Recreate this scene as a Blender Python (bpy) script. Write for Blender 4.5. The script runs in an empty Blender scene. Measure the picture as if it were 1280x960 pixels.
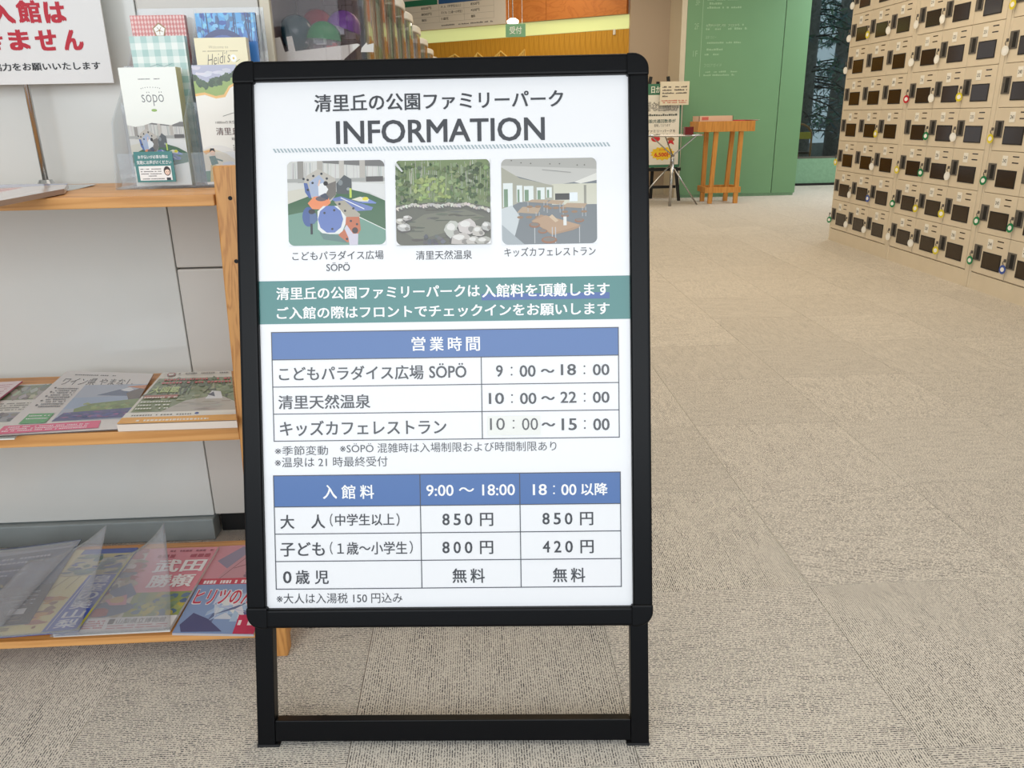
import bpy, bmesh, math, random
from mathutils import Vector, Matrix
random.seed(7)
S = bpy.context.scene
COL = S.collection

# ------------------------------------------------------------------ camera
F = 985.0                                   # focal length in pixels of a 1280 wide frame
RX = Vector((0.99873855, -0.04636679, -0.01927229))     # camera right in world
RD = Vector((-0.03315148, -0.32061656, -0.94662875))    # camera down in world
RF = Vector((0.03771312, 0.94607354, -0.32174925))      # camera forward in world
CAM = Vector((0, 0, 0.95))
cam = bpy.data.cameras.new('camera')
cam.sensor_width = 36
cam.lens = F / 1280 * 36
cam.clip_start = 0.02
cam.clip_end = 200
co = bpy.data.objects.new('camera', cam)
COL.objects.link(co)
co.matrix_world = Matrix(((RX.x, -RD.x, -RF.x, 0), (RX.y, -RD.y, -RF.y, 0), (RX.z, -RD.z, -RF.z, .95), (0, 0, 0, 1)))
S.camera = co

# ------------------------------------------------------------------ world, lights, exposure
S.view_settings.view_transform = 'Standard'
S.view_settings.look = 'None'
S.view_settings.gamma = 1
S.view_settings.exposure = 0.0
S.cycles.transparent_max_bounces = 32
w = bpy.data.worlds.new('overcast')
S.world = w
w.use_nodes = True
w.node_tree.nodes['Background'].inputs[0].default_value = (0.80, 0.90, 1.0, 1)
w.node_tree.nodes['Background'].inputs[1].default_value = 1.0


def area(name, loc, size, power, color, direction):
    l = bpy.data.lights.new(name, 'AREA')
    l.shape = 'RECTANGLE'
    l.size, l.size_y = size
    l.energy = power
    l.color = color
    o = bpy.data.objects.new(name, l)
    o.location = loc
    o.rotation_euler = Vector(direction).to_track_quat('-Z', 'Y').to_euler()
    COL.objects.link(o)
    return o


area('entrance_daylight', (-0.6, -2.6, 1.9), (4.5, 1.8), 82, (0.95, 0.98, 1.0), (0.0, 1, -0.22))
area('ceiling_lamp_near', (0.4, 1.6, 2.62), (2.2, 1.6), 20, (1.0, 0.95, 0.88), (0, 0, -1))
area('ceiling_lamp_middle', (1.3, 4.2, 2.62), (2.2, 2.0), 50, (1.0, 0.84, 0.62), (0, 0, -1))
area('ceiling_lamp_far', (1.6, 7.4, 2.62), (3.0, 2.0), 42, (1.0, 0.84, 0.62), (0, 0, -1))
area('reception_lamp', (0.2, 9.6, 2.62), (2.4, 1.0), 25, (1.0, 0.84, 0.62), (-0.1, 0.35, -1))  # added fill that brightens the gold wall in place of the cove light
area('ceiling_lamp_side', (4.9, 8.9, 2.62), (1.6, 1.6), 75, (0.95, 0.98, 1.0), (0, 0, -1))  # added fill overhead, standing in for daylight entering at the window


# ------------------------------------------------------------------ materials
def lin(c):
    out = []
    for v in c[:3]:
        v = v / 255.0
        out.append(v / 12.92 if v <= 0.04045 else ((v + 0.055) / 1.055) ** 2.4)
    return tuple(out) + (1.0,)


MATS = {}


def pbr(name, col=(200, 200, 200), rough=0.5, metal=0.0, attr=False, coat=0.0, spec=0.5, noise=0.0, nscale=20, bump=0.0, bscale=200):
    m = bpy.data.materials.new(name)
    m.use_nodes = True
    nt = m.node_tree
    b = nt.nodes['Principled BSDF']
    b.inputs['Roughness'].default_value = rough
    b.inputs['Metallic'].default_value = metal
    b.inputs['Specular IOR Level'].default_value = spec
    b.inputs['Coat Weight'].default_value = coat
    b.inputs['Coat Roughness'].default_value = 0.06
    src = None
    if attr:
        a = nt.nodes.new('ShaderNodeAttribute')
        a.attribute_name = 'Col'
        src = a.outputs['Color']
    else:
        b.inputs['Base Color'].default_value = lin(col)
    if noise > 0:
        tc = nt.nodes.new('ShaderNodeTexCoord')
        n = nt.nodes.new('ShaderNodeTexNoise')
        n.inputs['Scale'].default_value = nscale
        n.inputs['Detail'].default_value = 5
        nt.links.new(tc.outputs['Object'], n.inputs['Vector'])
        mr = nt.nodes.new('ShaderNodeMapRange')
        mr.inputs[1].default_value = 0.3
        mr.inputs[2].default_value = 0.7
        mr.inputs[3].default_value = 1 - noise
        mr.inputs[4].default_value = 1 + noise * 0.4
        nt.links.new(n.outputs[0], mr.inputs[0])
        mx = nt.nodes.new('ShaderNodeMix')
        mx.data_type = 'RGBA'
        mx.blend_type = 'MULTIPLY'
        mx.inputs[0].default_value = 1
        if src:
            nt.links.new(src, mx.inputs[6])
        else:
            mx.inputs[6].default_value = lin(col)
        nt.links.new(mr.outputs[0], mx.inputs[7])
        src = mx.outputs[2]
    if src:
        nt.links.new(src, b.inputs['Base Color'])
    if bump > 0:
        tc = nt.nodes.new('ShaderNodeTexCoord')
        n = nt.nodes.new('ShaderNodeTexNoise')
        n.inputs['Scale'].default_value = bscale
        nt.links.new(tc.outputs['Object'], n.inputs['Vector'])
        bp = nt.nodes.new('ShaderNodeBump')
        bp.inputs['Strength'].default_value = bump
        bp.inputs['Distance'].default_value = 0.002
        nt.links.new(n.outputs[0], bp.inputs['Height'])
        nt.links.new(bp.outputs[0], b.inputs['Normal'])
    MATS[name] = m
    return m


def clear(name, col=(255, 255, 255), milky=0.0, gloss=0.02, ior=1.45, diff=(255, 255, 255)):
    """clear sheet: transparent, mirror-like by fresnel, optionally a little milky"""
    m = bpy.data.materials.new(name)
    m.use_nodes = True
    nt = m.node_tree
    nt.nodes.remove(nt.nodes['Principled BSDF'])
    out = nt.nodes['Material Output']
    t = nt.nodes.new('ShaderNodeBsdfTransparent')
    t.inputs[0].default_value = lin(col)
    g = nt.nodes.new('ShaderNodeBsdfGlossy')
    g.inputs['Roughness'].default_value = gloss
    lw_ = nt.nodes.new('ShaderNodeLayerWeight')
    pw_ = nt.nodes.new('ShaderNodeMath')
    pw_.operation = 'POWER'
    pw_.inputs[1].default_value = 5
    nt.links.new(lw_.outputs['Facing'], pw_.inputs[0])
    fr = nt.nodes.new('ShaderNodeMath')
    fr.operation = 'MULTIPLY_ADD'
    fr.inputs[1].default_value = 0.85
    fr.inputs[2].default_value = ((ior - 1) / (ior + 1)) ** 2
    nt.links.new(pw_.outputs[0], fr.inputs[0])
    base = t.outputs[0]
    if milky > 0:
        d = nt.nodes.new('ShaderNodeBsdfDiffuse')
        d.inputs[0].default_value = lin(diff)
        mm = nt.nodes.new('ShaderNodeMixShader')
        mm.inputs[0].default_value = milky
        nt.links.new(t.outputs[0], mm.inputs[1])
        nt.links.new(d.outputs[0], mm.inputs[2])
        base = mm.outputs[0]
    mx = nt.nodes.new('ShaderNodeMixShader')
    nt.links.new(fr.outputs[0], mx.inputs[0])
    nt.links.new(base, mx.inputs[1])
    nt.links.new(g.outputs[0], mx.inputs[2])
    nt.links.new(mx.outputs[0], out.inputs[0])
    MATS[name] = m


def emit(name, col, k):
    m = bpy.data.materials.new(name)
    m.use_nodes = True
    b = m.node_tree.nodes['Principled BSDF']
    b.inputs['Base Color'].default_value = lin(col)
    b.inputs['Emission Color'].default_value = lin(col)
    b.inputs['Emission Strength'].default_value = k
    MATS[name] = m


def wood(name, c1, c2, axis='x', scale=1.0, rough=0.45):
    m = bpy.data.materials.new(name)
    m.use_nodes = True
    nt = m.node_tree
    b = nt.nodes['Principled BSDF']
    b.inputs['Roughness'].default_value = rough
    tc = nt.nodes.new('ShaderNodeTexCoord')
    mp = nt.nodes.new('ShaderNodeMapping')
    s = {'x': (1.2, 16, 16), 'y': (16, 1.2, 16), 'z': (16, 16, 1.0)}[axis]
    mp.inputs['Scale'].default_value = [v * scale for v in s]
    n = nt.nodes.new('ShaderNodeTexNoise')
    n.inputs['Scale'].default_value = 1.0
    n.inputs['Detail'].default_value = 3
    n.inputs['Distortion'].default_value = 0.6
    mu = nt.nodes.new('ShaderNodeMath')
    mu.operation = 'MULTIPLY'
    mu.inputs[1].default_value = 46
    sn = nt.nodes.new('ShaderNodeMath')
    sn.operation = 'SINE'
    mr = nt.nodes.new('ShaderNodeMapRange')
    mr.inputs[1].default_value = -1
    mr.inputs[2].default_value = 1
    pw = nt.nodes.new('ShaderNodeMath')
    pw.operation = 'POWER'
    pw.inputs[1].default_value = 2.2
    n2 = nt.nodes.new('ShaderNodeTexNoise')
    n2.inputs['Scale'].default_value = 9
    n2.inputs['Detail'].default_value = 6
    ad = nt.nodes.new('ShaderNodeMath')
    ad.operation = 'MULTIPLY'
    mix = nt.nodes.new('ShaderNodeMix')
    mix.data_type = 'RGBA'
    mix.inputs[6].default_value = lin(c1)
    mix.inputs[7].default_value = lin(c2)
    L = nt.links.new
    L(tc.outputs['Object'], mp.inputs[0])
    L(mp.outputs[0], n.inputs['Vector'])
    L(mp.outputs[0], n2.inputs['Vector'])
    L(n.outputs[0], mu.inputs[0])
    L(mu.outputs[0], sn.inputs[0])
    L(sn.outputs[0], mr.inputs[0])
    L(mr.outputs[0], pw.inputs[0])
    L(pw.outputs[0], ad.inputs[0])
    L(n2.outputs[0], ad.inputs[1])
    L(ad.outputs[0], mix.inputs[0])
    L(mix.outputs[2], b.inputs['Base Color'])
    MATS[name] = m


def carpet(name):
    m = bpy.data.materials.new(name)
    m.use_nodes = True
    nt = m.node_tree
    L = nt.links.new
    b = nt.nodes['Principled BSDF']
    b.inputs['Roughness'].default_value = 0.95
    b.inputs['Specular IOR Level'].default_value = 0.15
    tc = nt.nodes.new('ShaderNodeTexCoord')
    oi = nt.nodes.new('ShaderNodeObjectInfo')
    off = nt.nodes.new('ShaderNodeVectorMath')
    off.operation = 'MULTIPLY_ADD'
    cmb = nt.nodes.new('ShaderNodeCombineXYZ')
    L(oi.outputs['Random'], cmb.inputs[1])
    L(oi.outputs['Random'], cmb.inputs[2])
    off.inputs[1].default_value = (37, 91, 53)
    L(cmb.outputs[0], off.inputs[0])
    L(tc.outputs['Object'], off.inputs[2])
    # ribs across x, period 5.0 mm
    sx = nt.nodes.new('ShaderNodeSeparateXYZ')
    L(tc.outputs['Object'], sx.inputs[0])
    wn = nt.nodes.new('ShaderNodeTexNoise')
    wn.inputs['Scale'].default_value = 60
    L(off.outputs[0], wn.inputs['Vector'])
    wob = nt.nodes.new('ShaderNodeMath')
    wob.operation = 'MULTIPLY_ADD'
    wob.inputs[1].default_value = 2.2
    mu = nt.nodes.new('ShaderNodeMath')
    mu.operation = 'MULTIPLY'
    mu.inputs[1].default_value = 2 * math.pi / 0.0042
    L(sx.outputs[0], mu.inputs[0])
    L(wn.outputs[0], wob.inputs[0])
    L(mu.outputs[0], wob.inputs[2])
    sn = nt.nodes.new('ShaderNodeMath')
    sn.operation = 'SINE'
    L(wob.outputs[0], sn.inputs[0])
    rib = nt.nodes.new('ShaderNodeMapRange')
    rib.inputs[1].default_value = -0.6
    rib.inputs[2].default_value = 0.5
    L(sn.outputs[0], rib.inputs[0])
    # flecks: noise stretched along the rib
    mp = nt.nodes.new('ShaderNodeMapping')
    mp.inputs['Scale'].default_value = (520, 300, 100)
    L(off.outputs[0], mp.inputs[0])
    fn = nt.nodes.new('ShaderNodeTexNoise')
    fn.inputs['Scale'].default_value = 1
    fn.inputs['Detail'].default_value = 1
    L(mp.outputs[0], fn.inputs['Vector'])
    fl = nt.nodes.new('ShaderNodeMapRange')
    fl.inputs[1].default_value = 0.44
    fl.inputs[2].default_value = 0.52
    L(fn.outputs[0], fl.inputs[0])
    # slow variation shifts fleck density
    ln = nt.nodes.new('ShaderNodeTexNoise')
    ln.inputs['Scale'].default_value = 14
    ln.inputs['Detail'].default_value = 2
    mp2 = nt.nodes.new('ShaderNodeMapping')
    mp2.inputs['Scale'].default_value = (5.0, 0.9, 1)
    L(off.outputs[0], mp2.inputs[0])
    L(mp2.outputs[0], ln.inputs['Vector'])
    lr = nt.nodes.new('ShaderNodeMapRange')
    lr.inputs[1].default_value = 0.3
    lr.inputs[2].default_value = 0.7
    lr.inputs[3].default_value = 0.60
    lr.inputs[4].default_value = 1.0
    L(ln.outputs[0], lr.inputs[0])
    a = nt.nodes.new('ShaderNodeMath')
    a.operation = 'MULTIPLY'
    L(rib.outputs[0], a.inputs[0])
    L(fl.outputs[0], a.inputs[1])
    a2 = nt.nodes.new('ShaderNodeMath')
    a2.operation = 'MULTIPLY'
    L(a.outputs[0], a2.inputs[0])
    L(lr.outputs[0], a2.inputs[1])
    mix = nt.nodes.new('ShaderNodeMix')
    mix.data_type = 'RGBA'
    mix.inputs[6].default_value = lin((214, 206, 194))
    mix.inputs[7].default_value = lin((36, 37, 46))
    L(a2.outputs[0], mix.inputs[0])
    tv = nt.nodes.new('ShaderNodeMapRange')
    tv.inputs[3].default_value = 0.97
    tv.inputs[4].default_value = 1.03
    L(oi.outputs['Random'], tv.inputs[0])
    m2 = nt.nodes.new('ShaderNodeMix')
    m2.data_type = 'RGBA'
    m2.blend_type = 'MULTIPLY'
    m2.inputs[0].default_value = 1
    L(mix.outputs[2], m2.inputs[6])
    L(tv.outputs[0], m2.inputs[7])
    L(m2.outputs[2], b.inputs['Base Color'])
    bp = nt.nodes.new('ShaderNodeBump')
    bp.inputs['Strength'].default_value = 0.35
    bp.inputs['Distance'].default_value = 0.001
    bp.invert = True
    L(rib.outputs[0], bp.inputs['Height'])
    L(bp.outputs[0], b.inputs['Normal'])
    MATS[name] = m


pbr('print', attr=True, rough=0.45)
pbr('print_gloss', attr=True, rough=0.22, coat=0.3)
pbr('print_board', attr=True, rough=0.35, coat=0.25)
pbr('black_metal', (7, 8, 11), 0.32, 0.0, coat=0.0, spec=0.16, bump=0.05, bscale=900)
pbr('black_matt', (14, 14, 15), 0.6)
pbr('steel', (190, 190, 190), 0.25, 1.0)
pbr('wall_white', (214, 214, 210), 0.6, noise=0.03, nscale=6)
pbr('ceiling', (225, 222, 215), 0.8)
pbr('panel_white', (218, 219, 214), 0.14, noise=0.04, nscale=3)
pbr('kick_grey', (150, 158, 158), 0.4, noise=0.1, nscale=14)
pbr('beige_wall', (196, 178, 158), 0.7)
pbr('cream', (222, 212, 190), 0.5)
pbr('green_panel', (118, 164, 124), 0.45, noise=0.03, nscale=3)
pbr('green_low', (130, 170, 140), 0.6, noise=0.12, nscale=30)
pbr('locker_paint', (220, 208, 186), 0.38, noise=0.05, nscale=7)
pbr('locker_dark', (50, 38, 24), 0.12, spec=0.35)
pbr('handle_grey', (92, 88, 82), 0.4)
pbr('rubber', (20, 20, 22), 0.7)
pbr('machine_white', (212, 208, 200), 0.35, noise=0.03, nscale=5)
pbr('machine_inner', (104, 88, 90), 0.6)
pbr('plastic', attr=True, rough=0.3)
pbr('bark', (140, 136, 130), 0.9, noise=0.4, nscale=20)
pbr('needles', attr=True, rough=0.8)
pbr('soil', (70, 75, 62), 0.95, noise=0.3, nscale=3)
pbr('brass', (250, 216, 120), 0.5, 0.0)
wood('wood_x', (226, 166, 100), (182, 116, 52), 'x')
wood('wood_z', (216, 154, 84), (168, 102, 42), 'z', 2.0)
wood('wood_stand', (214, 150, 70), (176, 112, 44), 'z', rough=0.5)
wood('wood_header', (206, 128, 56), (184, 104, 38), 'x', 0.4)
wood('wood_slat', (214, 160, 50), (190, 134, 34), 'z', 0.7)
clear('acrylic', (252, 253, 254), 0.10, 0.03, diff=(225, 235, 245))
clear('film', (252, 252, 253), 0.20, 0.15, diff=(225, 228, 232))
clear('window_glass', (198, 208, 208), 0.0, 0.0)
clear('showcase', (246, 244, 244), 0.0, 0.05, ior=1.3)
for nm, c in (('teal', (40, 90, 104)), ('red', (176, 24, 60)), ('green', (30, 150, 80)), ('violet', (140, 84, 180)), ('clear', (235, 235, 238))):
    clear('shell_' + nm, c, 0.08 if nm == 'clear' else 0.55, 0.08, diff=c)
emit('cove_glow', (206, 216, 150), 0.55)
emit('lamp_glow', (255, 250, 235), 3.0)
carpet('carpet')


# ------------------------------------------------------------------ helpers
WL = {}


def ray(u, v):
    return RX * ((u - 640) / F) + RD * ((v - 480) / F) + RF


def at(ax, val, u, v):
    """the point on the plane  axis = val  that the calibrated camera sees at a pixel"""
    d = ray(u, v)
    return CAM + d * ((val - CAM[ax]) / d[ax])


def tag(o, label=None, cat=None, group=None, kind=None):
    if label:
        o['label'] = label
    if cat:
        o['category'] = cat
    if group:
        o['group'] = group
    if kind:
        o['kind'] = kind
    return o


def empty(name, loc, label=None, cat=None, group=None, kind=None):
    o = bpy.data.objects.new(name, None)
    o.empty_display_size = 0.05
    COL.objects.link(o)
    o.location = loc
    WL[o.name] = Vector(loc)
    return tag(o, label, cat, group, kind)


class MB:
    def __init__(s):
        s.v, s.f, s.c, s.m = [], [], [], []

    def face(s, pts, col=(200, 200, 200), mat=0):
        n = len(s.v)
        s.v += [tuple(p) for p in pts]
        s.f.append(list(range(n, n + len(pts))))
        s.c.append(col)
        s.m.append(mat)

    def mesh(s, vs, fs, col=(200, 200, 200), mat=0):
        n = len(s.v)
        s.v += [tuple(p) for p in vs]
        for f in fs:
            s.f.append([i + n for i in f])
            s.c.append(col)
            s.m.append(mat)

    def hexa(s, p, col=(200, 200, 200), mat=0):
        """p: 4 bottom points, 4 top points, both counter-clockwise from above"""
        s.mesh(p, [(3, 2, 1, 0), (4, 5, 6, 7), (0, 1, 5, 4), (1, 2, 6, 5), (2, 3, 7, 6), (3, 0, 4, 7)], col, mat)

    def box(s, x0, x1, y0, y1, z0, z1, col=(200, 200, 200), mat=0):
        x0, x1 = min(x0, x1), max(x0, x1)
        y0, y1 = min(y0, y1), max(y0, y1)
        z0, z1 = min(z0, z1), max(z0, z1)
        s.hexa([(x0, y0, z0), (x1, y0, z0), (x1, y1, z0), (x0, y1, z0), (x0, y0, z1), (x1, y0, z1), (x1, y1, z1), (x0, y1, z1)], col, mat)

    def obox(s, o, ax, up, nr, a0, a1, b0, b1, h0, h1, col=(200, 200, 200), mat=0):
        P = lambda a, b, h: o + ax * a + up * b + nr * h
        s.hexa([P(a0, b0, h0), P(a1, b0, h0), P(a1, b1, h0), P(a0, b1, h0), P(a0, b0, h1), P(a1, b0, h1), P(a1, b1, h1), P(a0, b1, h1)], col, mat)

    def bar(s, p0, p1, w, d=None, col=(200, 200, 200), mat=0, up=(0, 0, 1)):
        """rectangular bar from p0 to p1"""
        d = d or w
        p0, p1 = Vector(p0), Vector(p1)
        t = (p1 - p0).normalized()
        u = Vector(up)
        if abs(t.dot(u)) > 0.95:
            u = Vector((0, 1, 0))
        a = t.cross(u).normalized() * (w / 2)
        b = a.cross(t).normalized() * (d / 2)
        s.hexa([p0 - a - b, p0 + a - b, p0 + a + b, p0 - a + b, p1 - a - b, p1 + a - b, p1 + a + b, p1 - a + b], col, mat)

    def tube(s, pts, r, n=8, col=(200, 200, 200), mat=0, caps=True):
        pts = [Vector(p) for p in pts]
        rs = r if isinstance(r, (list, tuple)) else [r] * len(pts)
        base = len(s.v)
        ref = Vector((0.31, 0.2, 0.93))
        for i, p in enumerate(pts):
            t = (pts[min(i + 1, len(pts) - 1)] - pts[max(i - 1, 0)]).normalized()
            a = t.cross(ref)
            if a.length < 0.1:
                a = t.cross(Vector((1, 0, 0)))
            a.normalize()
            b = t.cross(a)
            for k in range(n):
                q = 2 * math.pi * k / n
                s.v.append(tuple(p + (a * math.cos(q) + b * math.sin(q)) * rs[i]))
        for i in range(len(pts) - 1):
            for k in range(n):
                k2 = (k + 1) % n
                s.f.append([base + i * n + k, base + i * n + k2, base + (i + 1) * n + k2, base + (i + 1) * n + k])
                s.c.append(col)
                s.m.append(mat)
        if caps:
            e = base + (len(pts) - 1) * n
            s.f.append([base + k for k in range(n)][::-1])
            s.f.append([e + k for k in range(n)])
            s.c += [col, col]
            s.m += [mat, mat]

    def prism(s, pts, d, col=(200, 200, 200), mat=0):
        """closed solid: polygon pts pushed along vector d"""
        n = len(pts)
        d = Vector(d)
        vs = [Vector(p) for p in pts]
        vs += [p + d for p in vs]
        fs = [list(range(n))[::-1], [n + i for i in range(n)]]
        fs += [[i, (i + 1) % n, n + (i + 1) % n, n + i] for i in range(n)]
        s.mesh(vs, fs, col, mat)

    def dome(s, c, r, top=True, n=20, rings=7, col=(200, 200, 200), mat=0, tilt=0.0):
        vs, fs = [], []
        sg = 1 if top else -1
        rot = Matrix.Rotation(tilt, 3, 'Y')
        for i in range(rings + 1):
            ph = math.pi / 2 * i / rings
            for k in range(n):
                q = 2 * math.pi * k / n
                vs.append(Vector(c) + rot @ Vector((math.cos(q) * math.cos(ph) * r, math.sin(q) * math.cos(ph) * r, sg * math.sin(ph) * r)))
        for i in range(rings):
            for k in range(n):
                k2 = (k + 1) % n
                q = [i * n + k, i * n + k2, (i + 1) * n + k2, (i + 1) * n + k]
                fs.append(q if top else q[::-1])
        s.mesh(vs, fs, col, mat)

    def build(s, name, mat='print', parent=None, origin=None, label=None, cat=None, group=None, kind=None, bevel=0.0, smooth=False, segs=2):
        mats = mat if isinstance(mat, (list, tuple)) else [mat]
        if origin is None:
            xs, ys, zs = zip(*s.v)
            origin = Vector(((min(xs) + max(xs)) / 2, (min(ys) + max(ys)) / 2, min(zs)))
        origin = Vector(origin)
        me = bpy.data.meshes.new(name)
        me.from_pydata([Vector(p) - origin for p in s.v], [], s.f)
        for k in mats:
            me.materials.append(MATS[k])
        me.polygons.foreach_set('material_index', s.m)
        at_ = me.color_attributes.new('Col', 'FLOAT_COLOR', 'CORNER')
        buf = []
        cache = {}
        for p, c in zip(me.polygons, s.c):
            if c not in cache:
                cache[c] = lin(c)
            buf += list(cache[c]) * p.loop_total
        at_.data.foreach_set('color', buf)
        if bevel > 0:
            bm = bmesh.new()
            bm.from_mesh(me)
            es = [e for e in bm.edges if len(e.link_faces) == 2 and e.calc_face_angle(0) > 0.5]
            bmesh.ops.bevel(bm, geom=es, offset=bevel, segments=segs, affect='EDGES', profile=0.6, clamp_overlap=True)
            bm.to_mesh(me)
            bm.free()
        if smooth:
            me.polygons.foreach_set('use_smooth', [True] * len(me.polygons))
        me.update()
        o = bpy.data.objects.new(name, me)
        COL.objects.link(o)
        if parent is not None:
            o.parent = parent
            o.location = origin - WL[parent.name]
        else:
            o.location = origin
        WL[o.name] = origin
        return tag(o, label, cat, group, kind)


# ---- lettering: outlines of the built-in font, cached as flat faces
TXT = {}


def glyphs(body, weight):
    key = (body, weight)
    if key not in TXT:
        cu = bpy.data.curves.new('t', 'FONT')
        cu.body = body
        cu.offset = min(weight, 0)
        cu.resolution_u = 3
        o = bpy.data.objects.new('t', cu)
        me = bpy.data.meshes.new_from_object(o)
        vs = [(v.co.x, v.co.y, 0.0) for v in me.vertices]
        fs = [list(p.vertices) for p in me.polygons]
        bpy.data.objects.remove(o)
        bpy.data.meshes.remove(me)
        bpy.data.curves.remove(cu)
        if weight > 0:                       # bolder: the outline stamped a hair to each side
            base_v, base_f = vs, fs
            n0 = len(base_v)
            vs, fs = [], []
            for q, (dx, dy) in enumerate(((-1, -0.6), (1, -0.6), (-1, 0.6), (1, 0.6), (0, 0))):
                vs += [(x + dx * weight, y + dy * weight, q * 1.5e-5) for x, y, _ in base_v]
                fs += [[i + q * n0 for i in f] for f in base_f]
        xs = [p[0] for p in vs]
        ys = [p[1] for p in vs]
        TXT[key] = (vs, fs, min(xs), max(xs), min(ys), max(ys))
    return TXT[key]


def text(mb, body, fn, x0, x1, y0, y1, h, col, weight=0.0, keep=False):
    """body fitted into the rectangle (x0..x1, y0..y1) of the surface fn(a, b, h)"""
    vs, fs, ax, bx, ay, by = glyphs(body, weight)
    sx, sy = (x1 - x0) / (bx - ax), (y1 - y0) / (by - ay)
    if keep:
        sx = sy
    mb.mesh([fn(x0 + (x - ax) * sx, y0 + (y - ay) * sy, h + z) for x, y, z in vs], fs, col)


def rect(mb, fn, x0, x1, y0, y1, h, col):
    mb.face([fn(x0, y0, h), fn(x1, y0, h), fn(x1, y1, h), fn(x0, y1, h)], col)


def poly(mb, fn, pts, h, col):
    mb.face([fn(x, y, h) for x, y in pts], col)


def disc(mb, fn, cx, cy, rx, ry, h, col, n=20, a0=0, a1=2 * math.pi):
    poly(mb, fn, [(cx + rx * math.cos(a0 + (a1 - a0) * k / n), cy + ry * math.sin(a0 + (a1 - a0) * k / n)) for k in range(n if a1 - a0 > 6.2 else n + 1)], h, col)


def blob(mb, fn, cx, cy, rx, ry, h, col, n=9, j=0.3):
    poly(mb, fn, [(cx + rx * (1 + random.uniform(-j, j)) * math.cos(2 * math.pi * k / n), cy + ry * (1 + random.uniform(-j, j)) * math.sin(2 * math.pi * k / n)) for k in range(n)], h, col)


def line(mb, fn, p, q, w, h, col):
    dx, dy = q[0] - p[0], q[1] - p[1]
    l = math.hypot(dx, dy) or 1
    nx, ny = -dy / l * w / 2, dx / l * w / 2
    poly(mb, fn, [(p[0] - nx, p[1] - ny), (q[0] - nx, q[1] - ny), (q[0] + nx, q[1] + ny), (p[0] + nx, p[1] + ny)], h, col)


def dashes(mb, fn, x0, x1, y, size, h, col, fill=0.8):
    """a line of writing too small to read: short strokes"""
    x = x0
    while x < x1:
        wd = size * random.uniform(0.5, 0.95)
        if random.random() < fill:
            rect(mb, fn, x, min(x + wd, x1), y, y + size * random.uniform(0.5, 0.9), h, col)
        x += wd + size * 0.18


def jit(c, a):
    d = random.uniform(-a, a)
    return tuple(int(max(0, min(255, v + d + random.uniform(-a / 3, a / 3)))) for v in c)


# ------------------------------------------------------------------ floor of carpet tiles
mb = MB()
mb.box(-4.2, 6.6, -3.2, 14.0, -0.10, -0.006, (120, 110, 95))
floor = mb.build('floor', 'print', kind='structure', origin=(0, 0, 0))
T = 0.4525


def tile_mesh(rot):
    b = MB()
    g = 0.0006
    b.box(-T / 2 + g, T / 2 - g, -T / 2 + g, T / 2 - g, -0.006, 0.0)
    o = b.build('carpet_tile', 'carpet', origin=(0, 0, 0))
    return o


proto = tile_mesh(0)
proto.parent = floor
n_t = 0
i0 = -7
for i in range(-5, 9):
    for j in range(-2, 25):
        cx = 0.2225 + (i + 0.5) * T
        cy = 1.86 + (j - 1.5) * T
        if cx < -1.7 or cy > 12.4:
            continue
        if j >= 12 and i < 0:
            continue
        o = proto if n_t == 0 else proto.copy()
        if n_t:
            COL.objects.link(o)
        o.location = (cx, cy, 0)
        r = (i + j + 1) % 2
        o.rotation_euler = (0, 0, math.radians(90 * r))
        n_t += 1
b = MB()
cp = proto.data
# carpet beyond the tiles one can pick apart: same pile, laid as one
b.box(0.2225 + 9 * T + 0.001, 6.5, 6.1, 12.9, -0.006, 0.0)
o = b.build('carpet_beyond', 'carpet', floor, kind='stuff')
b = MB()
b.box(-4.1, -1.7 + 0.01, -3.1, 12.5, -0.006, 0.0)
b.box(-1.68, 0.22, 6.62, 12.9, -0.006, 0.0005)
o = b.build('carpet_side', 'carpet', floor, kind='stuff')

# ------------------------------------------------------------------ room shell
def wallbox(name, x0, x1, y0, y1, z0, z1, mat):
    b = MB()
    b.box(x0, x1, y0, y1, z0, z1)
    return b.build(name, mat, kind='structure')


b = MB()
b.box(-4.2, 6.6, -1.2, 10.72, 2.7, 2.8)
b.box(-4.2, 1.5, 10.72, 14.0, 2.7, 2.8)
b.build('ceiling', 'ceiling', kind='structure')
wallbox('wall_left', -4.2, -4.1, -1.2, 14.0, 0.0, 2.7, 'wall_white')
wallbox('wall_right', 3.16, 3.26, -1.2, 5.93, 0, 2.7, 'wall_white')
wallbox('wall_recess', 3.26, 6.5, 5.83, 5.93, 0, 2.7, 'wall_white')
wallbox('wall_east', 6.5, 6.6, 5.83, 10.6, 0, 2.7, 'wall_white')
wallbox('wall_back', 1.86, 2.50, 9.95, 10.05, 0, 2.7, 'beige_wall')
wallbox('baseboard_back', 1.87, 2.50, 9.93, 9.949, 0.0, 0.07, 'cream')

# window with a green parapet, a slim frame and glass tinted to dim the bright sky outside
p = empty('window_1', (4.9, 10.6, 0), kind='structure')
b = MB()
b.box(3.72, 6.5, 10.60, 10.72, 0.0, 0.345)
b.build('parapet', 'green_low', p)
b = MB()
b.box(3.72, 6.5, 10.585, 10.60, 0.0, 0.03)
b.build('skirting', 'black_matt', p)
b = MB()
b.box(3.72, 6.5, 10.61, 10.66, 0.345, 0.37)
b.box(3.72, 6.5, 10.61, 10.66, 2.64, 2.7)
b.box(3.72, 3.80, 10.61, 10.66, 0.37, 2.64)
b.box(5.3, 5.36, 10.61, 10.66, 0.37, 2.64)
b.build('frame', 'handle_grey', p)
for x0, x1 in ((3.80, 5.3), (5.36, 6.5)):
    b = MB()
    b.box(x0, x1, 10.632, 10.638, 0.37, 2.64)
    b.build('pane', 'window_glass', p)

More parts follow.
